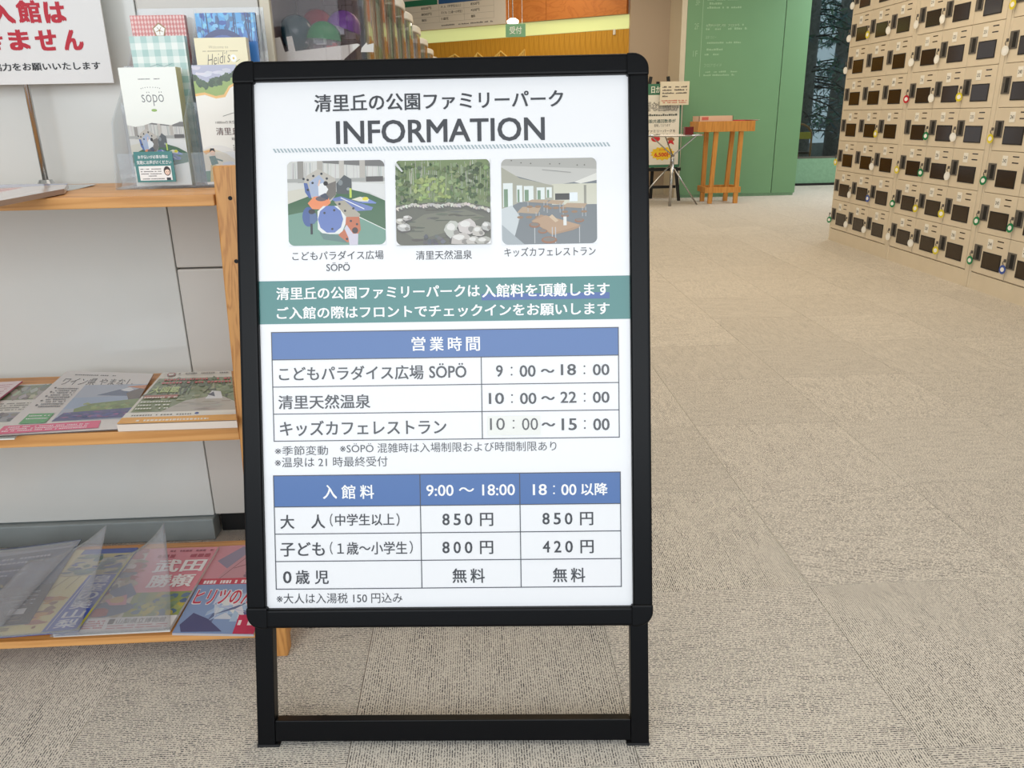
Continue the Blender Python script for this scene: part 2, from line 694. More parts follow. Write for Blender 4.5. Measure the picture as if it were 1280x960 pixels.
# green wall panels
g = empty('wall_green', (3.0, 9.4, 0), kind='structure')
for x0, x1 in ((2.385, 3.480), (3.488, 3.765)):
    b = MB()
    b.box(x0, x1, 9.40, 9.46, 0.03, 2.699)
    b.build('panel', 'green_panel', g, bevel=0.002)
b = MB()
b.box(2.40, 3.75, 9.41, 9.46, 0.0, 0.03)
b.build('base', 'green_low', g)
b = MB()
b.box(2.325, 2.383, 9.40, 9.95, 0.0, 2.699)
b.build('edge_trim', 'cream', g)
b = MB()
b.box(3.70, 3.765, 9.465, 10.60, 0.0, 2.699)
b.build('return_panel', 'green_panel', g)
# directory lettering on the green wall
b = MB()
gf = lambda x, z, h: Vector((x, 9.4 - h, z))
fc = (158, 196, 160)
rect(b, gf, 2.552, 2.558, 1.33, 2.12, 0.001, fc)
for z0, lab, rows in ((2.02, '3F', ((0.085, 0.34), (0.045, 0.18), (0.005, 0.38))), (1.78, '2F', ((0.07, 0.42), (0.03, 0.46))), (1.50, '1F', ((0.10, 0.2), (0.05, 0.16)))):
    text(b, lab, gf, 2.47, 2.52, z0 + 0.04, z0 + 0.10, 0.001, fc, 0.0)
    for dz, wd in rows:
        dashes(b, gf, 2.60, 2.60 + wd, z0 + dz, 0.026, 0.001, fc)
text(b, 'エントランス フロント', gf, 2.60, 2.98, 1.835, 1.87, 0.001, fc, 0.0)
text(b, '温泉 ロビー', gf, 2.60, 2.72, 1.72, 1.752, 0.001, fc, 0.0)
dashes(b, gf, 2.62, 3.0, 1.67, 0.022, 0.001, fc)
text(b, 'フロアガイド', gf, 2.60, 2.80, 1.43, 1.465, 0.001, fc, 0.0)
dashes(b, gf, 2.62, 2.98, 1.37, 0.022, 0.001, fc)
dashes(b, gf, 2.60, 2.95, 1.41 - 0.075, 0.022, 0.001, fc)
b.build('directory_lettering', 'print', g)

# ------------------------------------------------------------------ reception wall, seen over the sign
W0 = Vector((1.86, 10.02, 0))
WD = Vector((-0.853, 0.522, 0)).normalized()
WN = Vector((-WD.y, WD.x, 0))
if WN.y > 0:
    WN = -WN
wf = lambda a, z, h: W0 + WD * a + Vector((0, 0, z)) + WN * h
ZZ = Vector((0, 0, 1))
r = empty('wall_reception', W0, kind='structure')
b = MB()
b.obox(W0, WD, ZZ, WN, 0, 4.2, 0, 2.7, -0.12, -0.02, (190, 170, 130))
b.build('backing', 'wall_white', r)
for k in range(60):
    b = MB()
    b.obox(W0, WD, ZZ, WN, k * 0.07 + 0.0008, (k + 1) * 0.07 - 0.0008, 0, 1.895, -0.02, 0.0)
    b.build('wood_plank', 'wood_slat', r)
b = MB()
b.obox(W0, WD, ZZ, WN, 0, 4.2, 1.9, 2.05, -0.018, -0.006)
b.build('cove_light', 'cove_glow', r, label='pale yellow glowing light strip')
for a0, a1 in ((0.02, 1.06), (1.064, 2.10), (2.104, 3.14), (3.144, 4.18)):
    b = MB()
    b.obox(W0, WD, ZZ, WN, a0, a1, 2.055, 2.698, -0.018, 0.05)
    b.build('header_panel', 'wood_header', r, label='orange brown wooden header board')


def wallpt(u, v, h=0.01):
    d = ray(u, v)
    o = W0 + WN * h
    t = (o - CAM).dot(WN) / d.dot(WN)
    q = CAM + d * t - W0
    return q.dot(WD), q.z


# brass mountain ornament
m = empty('mountain_ornament', wf(1.2, 1.6, 0.01), 'brass line ornament of mountain peaks on the wooden reception wall', 'ornament')
for u0, up_, u1, vp in ((548, 568.7, 584, 68), (588, 597, 612, 66), (610, 626, 643, 64), (640, 656, 657, 62)):
    p0, p1, p2 = wallpt(u0, 79), wallpt(up_, vp), wallpt(u1, 79)
    b = MB()
    b.tube([wf(p0[0], p0[1], 0.012), wf(p1[0], p1[1], 0.012), wf(p2[0], p2[1], 0.012)], 0.011, 6)
    for k in range(1, 9):
        t = k / 9
        a = p0[0] + (p1[0] - p0[0]) * t
        z = p0[1] + (p1[1] - p0[1]) * t
        b.tube([wf(a, z, 0.012), wf(a, p0[1] - 0.12, 0.012)], 0.006, 5)
    b.build('peak', 'brass', m)
# white sensor
a, z = wallpt(768, 40)
b = MB()
b.obox(W0, WD, ZZ, WN, a - 0.015, a + 0.015, z - 0.03, z + 0.03, 0, 0.02, (240, 240, 230))
b.build('wall_switch', 'plastic', label='small white switch box on the golden wood wall', cat='switch', bevel=0.003)

# price board on the header
A0, z0 = wallpt(632, 29.5, 0.07)
A1, _ = wallpt(495, 38, 0.07)
pb = empty('price_board', wf((A0 + A1) / 2, z0, 0.06), 'white price board with a green and blue heading over the reception', 'notice board')
b = MB()
b.obox(W0, WD, ZZ, WN, A0, A1 + 0.3, z0, 2.60, 0.052, 0.068, (226, 222, 214))
pf = lambda x, zz, h: wf(A1 + 0.3 - x, z0 + zz, 0.068 + h)       # x grows to the right as seen
LW = A1 + 0.3 - A0


def bx(u, v):
    a, z = wallpt(u, v, 0.07)
    return A1 + 0.3 - a, z - z0


x, z = bx(617, 0)
xl, _ = bx(548, 0)
zt = bx(580, 2)[1]
zb = bx(580, 25)[1]
step = (zt - zb) / 3
rect(b, pf, xl, x, zt, zt + 0.07, 0.001, (40, 90, 150))
rect(b, pf, bx(500, 4)[0], xl - 0.02, zt, zt + 0.07, 0.001, (30, 120, 90))
gx = bx(580, 10)[0]
for k in range(4):
    rect(b, pf, bx(500, 4)[0], x, zt - k * step - 0.002, zt - k * step, 0.001, (150, 150, 145))
for xx in (xl, gx, x):
    rect(b, pf, xx - 0.001, xx + 0.001, zb, zt, 0.001, (150, 150, 145))
for k, (p1, p2, p3) in enumerate((('850円', '大 人（中学生以上）', '850円'), ('800円', '子ども（１歳～小学生）', '420円'), ('無料', '０歳児', '無料'))):
    yy = zt - (k + 1) * step + step * 0.28
    hh = step * 0.46
    wd = 0.16 if k < 2 else 0.08
    text(b, p1, pf, xl - 0.28, xl - 0.28 + wd, yy, yy + hh, 0.001, (50, 50, 50), 0.01)
    text(b, p2, pf, xl + 0.03, xl + 0.03 + (0.36, 0.38, 0.13)[k] * (gx - xl) / 0.45, yy, yy + hh, 0.001, (50, 50, 50), 0.01)
    text(b, p3, pf, gx + 0.1, gx + 0.1 + wd * 0.8, yy, yy + hh, 0.001, (50, 50, 50), 0.01)
dashes(b, pf, xl + 0.03, x - 0.02, zb - 0.05, 0.02, 0.001, (120, 120, 120))
b.build('board', 'print', pb)

# hanging reception sign; the glowing disc above is added for a downlight's reflection
u0, u1 = at(1, 8, 632, 30), at(1, 8, 657, 46)
rs = empty('reception_sign', (u0 + u1) / 2, 'small green glass sign reading reception, hanging under a bright lamp', 'sign')
b = MB()
b.box(u0.x, u1.x, 8.0, 8.012, u1.z, u0.z, (120, 178, 140))
sf = lambda x, z, h: Vector((x, 8.0 - h, z))
text(b, '受付', sf, u0.x + 0.035, u1.x - 0.035, u1.z + 0.026, u0.z - 0.022, 0.001, (236, 246, 238), 0.015)
b.build('sign_plate', 'print', rs, bevel=0.0)
b = MB()
for x in (u0.x + 0.03, u1.x - 0.03):
    b.tube([(x, 8.006, u0.z), (x, 8.006, 2.7)], 0.0025, 6)
b.build('suspension_wire', 'steel', rs)
lc = at(1, 8.05, 641, 27.5)
b = MB()
b.tube([(lc.x, 8.05, lc.z - 0.012), (lc.x, 8.05, lc.z + 0.012), (lc.x, 8.05, lc.z + 0.03)], [0.052, 0.055, 0.03], 20, mat=0)
b.tube([(lc.x, 8.05, lc.z + 0.03), (lc.x, 8.05, 2.7)], 0.004, 8, mat=1)
b.build('sign_lamp', ['lamp_glow', 'steel'], label='small bright round lamp hanging over the green reception sign', cat='lamp')

# ------------------------------------------------------------------ cabinet wall behind the rack
b = MB()
pc = empty('wall_panels', (-2.2, 1.9, 0), kind='structure')
for x0, x1 in ((-1.80, -0.652), (-2.95, -1.806), (-4.10, -2.956)):
    b = MB()
    b.box(x0, x1, 1.72, 1.75, 0.058, 2.699)
    b.build('panel', 'panel_white', pc, bevel=0.003)
b = MB()
b.box(-4.10, -0.652, 1.705, 1.75, 0.0, 0.055)
b.build('kick_plate', 'kick_grey', pc, bevel=0.003)
b = MB()
b.box(-4.10, -0.68, 1.751, 2.2, 0.0, 2.699)
b.build('core', 'wall_white', pc)

# ------------------------------------------------------------------ capsule vending machines in a row
YS = [1.72, 2.04, 2.36, 2.66, 3.0, 3.44, 4.0, 4.58, 5.2]
WDT = [0.31, 0.31, 0.29, 0.32, 0.36, 0.38, 0.40, 0.40, 0.40]
ordn = ['nearest', 'second', 'third', 'fourth', 'fifth', 'sixth', 'seventh', 'eighth', 'farthest']
XF = -0.215
for k, (y0, wd) in enumerate(zip(YS, WDT)):
    y1 = y0 + wd
    lab = ('nearest white capsule vending machine with capsules behind a clear side' if k == 0 else
           '%s capsule vending machine in the row behind the sign, white lid and clear front' % ordn[k])
    t = empty('capsule_machine', (-0.42, (y0 + y1) / 2, 0), lab, 'vending machine', 'capsule vending machines in a row')
    b = MB()
    b.box(-0.650, XF - 0.02, y0, y1, 0.62 + 0.034, 1.05)
    b.box(-0.650, -0.414, y0, y1, 1.05, 1.28)
    b.build('body', 'machine_white', t, bevel=0.004)
    b = MB()
    b.box(-0.650, XF - 0.02, y0, y1, 0.060, 0.651)
    b.box(-0.640, XF - 0.01, y0 + 0.01, y1 - 0.01, 0.10, 0.60)
    b.build('lower_body', 'machine_white', t, bevel=0.004)
    b = MB()
    b.box(-0.648, XF - 0.03, y0 + 0.03, y1 - 0.01, 0.0, 0.0595)
    b.build('plinth', 'black_matt', t)  # black box under the machine, standing for the shade in its gap
    b = MB()
    b.box(-0.412, -0.392, y0 + 0.0, y0 + 0.022, 1.051, 1.279)
    b.build('corner_post', 'cream', t, bevel=0.003)
    b = MB()
    b.box(-0.411, -0.400, y0 + 0.024, y1 - 0.006, 1.051, 1.279)
    if k == 0:
        b.box(-0.398, -0.24, y1 - 0.012, y1 - 0.006, 1.056, 1.279)
        b.box(-0.345, -0.335, y1 - 0.02, y1 - 0.012, 1.10, 1.279)
        b.box(-0.335, -0.27, y1 - 0.018, y1 - 0.012, 1.20, 1.206)
        b.box(-0.30, -0.296, y1 - 0.018, y1 - 0.012, 1.14, 1.20)
    b.build('inner_panel', 'machine_inner', t)
    # clear rounded box
    b = MB()
    th = 0.004
    ym, yh_ = (y0 + y1) / 2, wd / 2 - 0.002
    prof = [(-0.39, y0 + 0.002)] + [(XF - 0.075 + 0.075 * max(0.0, math.cos(an_)) ** 0.6, ym + yh_ * math.sin(an_)) for an_ in [math.pi * (q / 14 - 0.5) for q in range(15)]] + [(-0.39, y1 - 0.002)]
    for q in range(len(prof) - 1):
        (xa, ya), (xb, yb) = prof[q], prof[q + 1]
        dx, dy = xb - xa, yb - ya
        l = math.hypot(dx, dy)
        nx, ny = -dy / l * th, dx / l * th
        b.hexa([(xa, ya, 1.052), (xb, yb, 1.052), (xb + nx, yb + ny, 1.052), (xa + nx, ya + ny, 1.052), (xa, ya, 1.279), (xb, yb, 1.279), (xb + nx, yb + ny, 1.279), (xa + nx, ya + ny, 1.279)])
    b.build('clear_window', 'showcase', t)
    b = MB()
    b.prism([(-0.645, y0 - 0.001, 1.281)] + [(x + 0.004 if x > -0.38 else x, y, 1.281) for x, y in prof] + [(-0.645, y1 + 0.001, 1.281)], (0, 0, 0.026))
    b.build('lid', 'machine_white', t, bevel=0.004)
    if k > 0:
        # display cards behind the clear front, their orange and yellow-green bands painting wall reflections
        b = MB()
        ccs = [(222, 230, 225), (206, 130, 60), (150, 160, 60), (226, 226, 150), (160, 170, 90), (120, 110, 60), (90, 96, 120), (100, 104, 120), (110, 110, 110)]
        b.box(XF - 0.06, XF - 0.056, y0 + 0.02, y1 - 0.02, 1.056, 1.27, (206, 204, 190))
        cf = lambda yy, z, h: Vector((XF - 0.056 + h, yy, z))
        rect(b, cf, y0 + 0.02, y1 - 0.02, 1.056, 1.15, 0.001, [(150, 190, 90), (196, 190, 60), (176, 170, 70), (150, 150, 70)][k % 4])
        rect(b, cf, y0 + 0.02, y0 + 0.05, 1.056, 1.27, 0.0015, [(70, 80, 80), (226, 130, 60), (236, 236, 190), (100, 100, 90)][k % 4])
        rect(b, cf, y0 + 0.12, y0 + 0.14, 1.15, 1.27, 0.0015, (226, 130, 60))
        if k == 1:
            for q in range(5):
                disc(b, cf, y0 + 0.10 + q * 0.03, 1.09 + 0.03 * (q % 3), 0.012, 0.012, 0.002, [(200, 60, 100), (60, 120, 70), (230, 240, 240)][q % 3])
        b.build('display_card', 'print', t)
        # side card seen through the clear corner
        b = MB()
        b.box(-0.39, XF - 0.08, y0 + 0.012, y0 + 0.016, 1.056, 1.27, ccs[k])
        b.build('side_card', 'print', t)
    if k == 0:
        # notched tray
        for nm, pts, yy in (('tray', [(341, 78), (341, 48), (350, 46.5), (356, 65), (361, 64), (358, 46), (364.5, 45), (369, 64), (447, 54.5), (450, 56), (430, 74), (428, 78)], 1.745),
                            ('tray_lip', [(451, 65), (452, 60), (458, 53), (459, 56), (467, 54), (467, 65)], 1.755)):
            b = MB()
            b.prism([at(1, yy, u, v) for u, v in pts], (0, 0.004, 0))
            b.build(nm, 'machine_white', t)

for nm, u, v, y, rr, tl, lab in (('teal', 370, 41, 1.865, 0.0365, 0.9, 'dark teal toy capsule at the left of the vending machine tray'),
                                 ('red', 397, 33, 1.95, 0.0365, 0.3, 'dark red toy capsule behind the green one in the vending machine'),
                                 ('green', 405, 50, 1.80, 0.0365, 0.1, 'green topped toy capsule in front, behind the notched tray'),
                                 ('violet', 446, 36, 1.83, 0.0365, 0.35, 'violet toy capsule at the right of the vending machine tray')):
    c = at(1, y, u, v)
    c.x = min(c.x, XF - 0.052)
    t = empty('toy_capsule', (c.x, c.y, c.z - rr), lab, 'toy capsule', 'toy capsules in the nearest vending machine')
    b = MB()
    b.dome(c, rr, True, tilt=tl)
    b.build('upper_shell', 'shell_' + nm, t, smooth=True)
    b = MB()
    b.dome(c, rr, False, tilt=tl)
    b.build('lower_shell', 'shell_clear' if nm != 'teal' else 'shell_teal', t, smooth=True)
    b = MB()
    for q in range(7):
        blobc = Vector((random.uniform(-1, 1), random.uniform(-1, 1), random.uniform(-1, 0.6))) * rr * 0.45
        cc = random.choice([(225, 225, 228), (200, 60, 60), (150, 150, 155), (235, 235, 235), (120, 90, 90)])
        s_ = rr * 0.28
        b.box(c.x + blobc.x - s_, c.x + blobc.x + s_, c.y + blobc.y - s_, c.y + blobc.y + s_, c.z + blobc.z - s_ * 0.6, c.z + blobc.z + s_ * 0.6, cc)
    b.build('contents', 'plastic', t)

# ------------------------------------------------------------------ lockers
LX = 2.712          # plane of the door fronts
RH = 0.2125
Z0 = 0.093
DW = 0.282


def door_mesh():
    b = MB()
    b.box(0, 0.012, -DW + 0.0015, -0.0015, 0.0015, RH - 0.0015)
    o = b.build('door', 'locker_paint', origin=(0, 0, 0), bevel=0.0012, segs=1)
    s = MB()
    for z in (0.187, 0.157):
        s.box(-0.0008, 0.001, -0.235, -0.185, z, z + 0.0055)
    so = s.build('vent_slot', 'locker_dark', origin=(0, 0, 0))
    h = MB()
    h.box(-0.004, 0.002, -0.068, -0.004, 0.066, 0.150, mat=0)
    h.box(-0.0048, -0.0038, -0.060, -0.030, 0.072, 0.144, mat=1)
    h.box(-0.006, -0.0038, -0.020, -0.008, 0.100, 0.118, mat=0)
    ho = h.build('handle', ['handle_grey', 'rubber'], origin=(0, 0, 0), bevel=0.001, segs=1)
    g = MB()
    g.box(-0.0022, 0.002, -0.236, -0.072 - 0.01, 0.034, 0.122, mat=0)
    g.box(-0.0026, -0.002, -0.231, -0.087, 0.039, 0.117, mat=1)
    go = g.build('window', ['rubber', 'locker_dark'], origin=(0, 0, 0))
    return o, so, ho, go


D0, S0_, H0, G0 = door_mesh()
protos = [D0, S0_, H0, G0]
ROWN = ['lowest', 'second', 'third', 'fourth', 'fifth', 'sixth', 'seventh', 'top']
TAGS = {  # (bay, column): colour per row from the bottom
    (0, 0): 'g..ygww.'.replace('g..ygww.', 'g.y..www'),
    (0, 1): 'ww....y.', (0, 2): 'wbwy..w.',
    (1, 0): 'wgy.rww.', (1, 1): 'wyggwww.', (1, 2): 'yywwy...',
    (2, 0): 'gggy.wy.', (2, 1): 'bg......', (2, 2): '........'}
TC = {'g': (20, 130, 80), 'y': (222, 206, 60), 'w': (236, 234, 226), 'b': (60, 90, 170), 'r': (190, 24, 44)}
TN = {'g': 'green', 'y': 'yellow', 'w': 'white', 'b': 'blue', 'r': 'red'}
tag_mesh = {}
for c in 'gywbr':
    b = MB()
    pts = [(0, 0.018 * math.cos(2 * math.pi * k / 18), 0.024 * math.sin(2 * math.pi * k / 18)) for k in range(18)]
    b.prism(pts, (-0.003, 0, 0), TC[c])
    inner = [(-0.0034, 0.011 * math.cos(2 * math.pi * k / 14), 0.012 * math.sin(2 * math.pi * k / 14)) for k in range(14)]
    b.face(inner, (244, 242, 236))
    o1 = b.build('number_disc', 'plastic', origin=(0, 0, 0))
    b = MB()
    b.tube([(-0.001, 0.0, 0.024), (-0.003, 0.004, 0.034), (-0.006, -0.004, 0.042), (-0.006, -0.016, 0.048)], 0.0022, 6)
    b.box(-0.010, -0.004, -0.022, -0.010, 0.040, 0.056)
    o2 = b.build('key', 'handle_grey', origin=(0, 0, 0))
    tag_mesh[c] = (o1, o2)

for k in range(3):
    yl = 6.02 - 0.9033 * k
    yr = yl - 0.900
    lab = ['beige locker bank farthest away, next to the window', 'beige locker bank in the middle of the row', 'nearest beige locker bank, cut by the right edge of the frame'][k]
    bank = empty('locker_bank', (LX + 0.2, (yl + yr) / 2, 0), lab, 'lockers', 'locker banks along the right wall')
    b = MB()
    b.box(LX + 0.013, 3.13, yr, yl, 0.0, 1.815)
    b.box(LX + 0.001, LX + 0.0129, yl - 0.016, yl, 0.0, 1.815)
    b.box(LX + 0.001, LX + 0.0129, yr, yr + 0.036, 0.0, 1.815)
    b.build('cabinet_body', 'locker_paint', bank, bevel=0.0015, segs=1)
    b = MB()
    b.box(LX + 0.003, LX + 0.0128, yr + 0.0365, yl - 0.0165, 0.0, 0.088)
    b.build('plinth', 'locker_paint', bank)
    for c in range(3):
        for r_ in range(8):
            num = 189 + (k * 3 + c) * 8 + (7 - r_)
            pos = Vector((LX, yl - 0.017 - c * DW, Z0 + r_ * RH))
            first = (k == 0 and c == 0 and r_ == 0)
            d = D0 if first else D0.copy()
            if not first:
                COL.objects.link(d)
            d.parent = bank
            d.location = pos - WL[bank.name]
            for pr in (S0_, H0, G0):
                q = pr if first else pr.copy()
                if not first:
                    COL.objects.link(q)
                q.parent = d
                q.location = (0, 0, 0)
            b = MB()
            b.box(-0.0016, 0.001, -0.148, -0.108, 0.142, 0.192, (240, 238, 230))
            lf = lambda s, z, h: Vector((-0.0016 - h, -s, z))
            text(b, str(num), lf, 0.1135, 0.1425, 0.158, 0.176, 0.0004, (60, 60, 60), 0.01)
            np_ = b.build('number_plate', 'print', origin=(0, 0, 0))
            np_.parent = d
            np_.location = (0, 0, 0)
            tg = TAGS[(k, c)][r_]
            if tg != '.':
                tp = pos + Vector((-0.015, -0.001, 0.060))
                t = empty('key_tag', tp, '%s oval key tag on the %s locker bank, %s column, %s door from the floor' % (TN[tg], ('farthest', 'middle', 'nearest')[k], ('left', 'centre', 'right')[c], ('first', 'second', 'third', 'fourth', 'fifth', 'sixth', 'seventh', 'eighth')[r_]), 'key tag', 'key tags hanging on the lockers')
                for src in tag_mesh[tg]:
                    q = src.copy()
                    COL.objects.link(q)
                    q.parent = t
                    q.location = (0, 0, 0)
                    if src.name.startswith('number_disc'):
                        q.rotation_euler = (random.uniform(-0.15, 0.15), 0, random.uniform(0.2, 0.6))
for c in tag_mesh:
    for o in tag_mesh[c]:
        bpy.data.objects.remove(o)

# ------------------------------------------------------------------ information stand (sign)
YAW, LEAN = -0.0611213, 0.29256312
SP = Vector((-0.0634881, 1.06069296, 0.22422))
SA = Vector((math.cos(YAW), math.sin(YAW), 0))
SB_ = Vector((-math.sin(YAW), math.cos(YAW), 0))
SU = Vector((0, 0, 1)) * math.cos(LEAN) + SB_ * math.sin(LEAN)
SN = SA.cross(SU)
PW, PH = 0.574, 0.8167
sg = lambda a, b_, h: SP + SA * a + SU * b_ + SN * h


def sab(u, v):
    d = ray(u, v)
    t = (SP - CAM).dot(SN) / d.dot(SN)
    q = CAM + d * t - SP
    return q.dot(SA), q.dot(SU)


def sbox(u0, v0, u1, v1):
    """pixel box (v at its middle column) to plane box"""
    uc, vc = (u0 + u1) / 2, (v0 + v1) / 2
    return sab(u0, vc)[0], sab(u1, vc)[0], sab(uc, v1)[1], sab(uc, v0)[1]


sign = empty('sign_stand', sg(0, -0.2335, -0.05), 'black framed A-board sign with a white information poster in the foreground', 'sign')
FW = 0.030


def frame_piece(name, a0, a1, b0, b1):
    b = MB()
    b.obox(SP, SA, SU, SN, a0, a1, b0, b1, -0.014, 0.008)
    b.build(name, 'black_metal', sign, bevel=0.0045, segs=3)


hw = PW / 2
frame_piece('frame_rail', -hw + 0.0003, hw - 0.0003, PH, PH + FW)
frame_piece('frame_rail', -hw + 0.0003, hw - 0.0003, -FW, 0)
frame_piece('frame_rail', -hw - FW, -hw, 0.0003, PH - 0.0003)
frame_piece('frame_rail', hw, hw + FW, 0.0003, PH - 0.0003)
for sa, sb in ((-1, 1), (1, 1), (-1, -1), (1, -1)):
    ca, cb = sa * hw, (PH if sb > 0 else 0)
    R_ = FW + 0.0006
    pts = [(ca - sa * 0.003, cb - sb * 0.003)]
    arc = [(ca + sa * R_, cb - sb * 0.003)]
    rr = 0.024
    for q in range(9):
        an = math.pi / 2 * q / 8
        arc.append((ca + sa * (R_ - rr + rr * math.cos(an)), cb + sb * (R_ - rr + rr * math.sin(an))))
    arc.append((ca - sa * 0.003, cb + sb * R_))
    loop = pts + arc
    if sa * sb < 0:
        loop = loop[::-1]
    b = MB()
    b.prism([sg(x, y, -0.0145) for x, y in loop], SN * 0.0235)
    b.build('frame_corner', 'black_metal', sign, bevel=0.003, segs=3)
b = MB()
b.obox(SP, SA, SU, SN, -hw - 0.01, hw + 0.01, -0.01, PH + 0.01, -0.006, -0.002, (60, 60, 62))
b.build('backing_board', 'print', sign)
for sa in (-1, 1):
    b = MB()
    b.obox(SP, SA, SU, SN, sa * 0.2845, sa * 0.3130, -0.2335, 0.79, -0.036, -0.0148)
    b.build('front_leg', 'black_metal', sign, bevel=0.0018)
b = MB()
b.obox(SP, SA, SU, SN, -0.284, 0.284, -0.2215, -0.1875, -0.036, -0.0155)
b.build('bottom_bar', 'black_metal', sign, bevel=0.0015)
for sa in (-1, 1):
    b = MB()
    b.obox(SP, SA, SU, SN, sa * 0.2775 if sa > 0 else -0.3138, 0.3138 if sa > 0 else -0.2775, -0.2342, -0.226, -0.0366, -0.0143)
    b.build('foot_cap', 'rubber', sign, bevel=0.001)
hinge = sg(0, 0.79, -0.045)
rear = Vector((hinge.x, 1.385, 0.008)) + SB_ * 0.0
for sa in (-1, 1):
    b = MB()
    b.bar(hinge + SA * sa * 0.283, rear + SA * sa * 0.283, 0.024, 0.02, up=SB_)
    b.build('rear_leg', 'black_metal', sign, bevel=0.0015)
b = MB()
rd = (hinge - rear).normalized()
b.bar(rear + rd * 0.05 - SA * 0.270, rear + rd * 0.05 + SA * 0.270, 0.022, 0.02)
b.bar(hinge - SA * 0.270, hinge + SA * 0.270, 0.022, 0.02)
b.build('rear_bar', 'black_metal', sign)

# ---- poster
INK = (60, 62, 68)
WH = (250, 250, 250)
BLUE = (74, 112, 172)
TEAL = (70, 132, 130)
b = MB()
b.obox(SP, SA, SU, SN, -hw + 0.0002, hw - 0.0002, 0.0002, PH - 0.0002, -0.0018, 0.0, (244, 244, 246))
poster = b.build('poster', 'print_board', sign, label='white glossy information poster', origin=sg(0, 0, 0))


def sub(mb, name, **kw):
    return mb.build(name, 'print_board', poster, origin=sg(0, 0, 0), **kw)


def ST(mb, body, u0, v0, u1, v1, col=INK, wt=0.0, h=0.0006):
    a0, a1, b0, b1 = sbox(u0, v0, u1, v1)
    text(mb, body, sg, a0, a1, b0, b1, h, col, wt)


b = MB()
ST(b, '清里丘の公園ファミリーパーク', 393, 115.2, 704, 137, INK, 0.018)
ST(b, 'INFORMATION', 420, 148.7, 681, 178, INK, 0.016)
sub(b, 'title_lettering')
b = MB()
a0, _ = sab(341, 186)
a1, _ = sab(762, 182)
_, b0 = sab(551, 187)
_, b1 = sab(551, 182)
n = 95
pt = (a1 - a0) / n
for k in range(n):
    x = a0 + pt * k
    b.face([sg(x + pt * 0.7, b0, 0.0005), sg(x + pt * 1.2, b0, 0.0005), sg(x + pt * 0.5, b1, 0.0005), sg(x, b1, 0.0005)], (165, 180, 186))
sub(b, 'hatched_line')


class Pic:
    """flat printed picture on a surface; unit square, later shapes lie on top"""

    def __init__(s, mb, fn, x0, x1, y0, y1, h=0.0004, win=None):
        s.mb, s.fn, s.r, s.h, s.n = mb, fn, (x0, x1, y0, y1), h, 0
        s.win = win or (0, 0, 1, 1)

    def f(s, x, y, h=0):
        u0, v0, u1, v1 = s.win
        x = min(1, max(0, (x - u0) / (u1 - u0)))
        y = min(1, max(0, 1 - (y - v0) / (v1 - v0)))
        x0, x1, y0, y1 = s.r
        return s.fn(x0 + (x1 - x0) * x, y0 + (y1 - y0) * y, s.h + s.n * 7e-6 + h)

    def p(s, pts, col):
        s.n += 1
        s.mb.face([s.f(x, y) for x, y in pts], col)

    def rc(s, x0, y0, x1, y1, col):
        s.p([(x0, y1), (x1, y1), (x1, y0), (x0, y0)], col)

    def e(s, cx, cy, rx, ry, col, n=18):
        s.p([(cx + rx * math.cos(2 * math.pi * k / n), cy - ry * math.sin(2 * math.pi * k / n)) for k in range(n)], col)

    def b(s, cx, cy, rx, ry, col, n=8, j=0.35):
        s.p([(cx + rx * random.uniform(1 - j, 1 + j) * math.cos(2 * math.pi * k / n), cy - ry * random.uniform(1 - j, 1 + j) * math.sin(2 * math.pi * k / n)) for k in range(n)], col)

    def l(s, x0, y0, x1, y1, w_, col):
        dx, dy = x1 - x0, y1 - y0
        q = math.hypot(dx, dy) or 1
        nx, ny = -dy / q * w_ / 2, dx / q * w_ / 2
        s.p([(x0 - nx, y0 - ny), (x1 - nx, y1 - ny), (x1 + nx, y1 + ny), (x0 + nx, y0 + ny)], col)

    def round(s, rad_x, rad_y, col):
        """paper coloured corners, so the picture reads as round cornered"""
        s.n += 1
        x0, x1, y0, y1 = s.r
        for cx, cy, sx, sy in ((x0, y0, 1, 1), (x1, y0, -1, 1), (x0, y1, 1, -1), (x1, y1, -1, -1)):
            pts = [(cx, cy)]
            for k in range(7):
                an = math.pi / 2 * k / 6
                pts.append((cx + sx * rad_x * (1 - math.sin(an)), cy + sy * rad_y * (1 - math.cos(an))))
            for k in range(1, 7):
                tri = [pts[0], pts[k], pts[k + 1]]
                if sx * sy < 0:
                    tri = tri[::-1]
                s.mb.face([s.fn(x, y, s.h + s.n * 7e-6 + 1e-5) for x, y in tri], col)


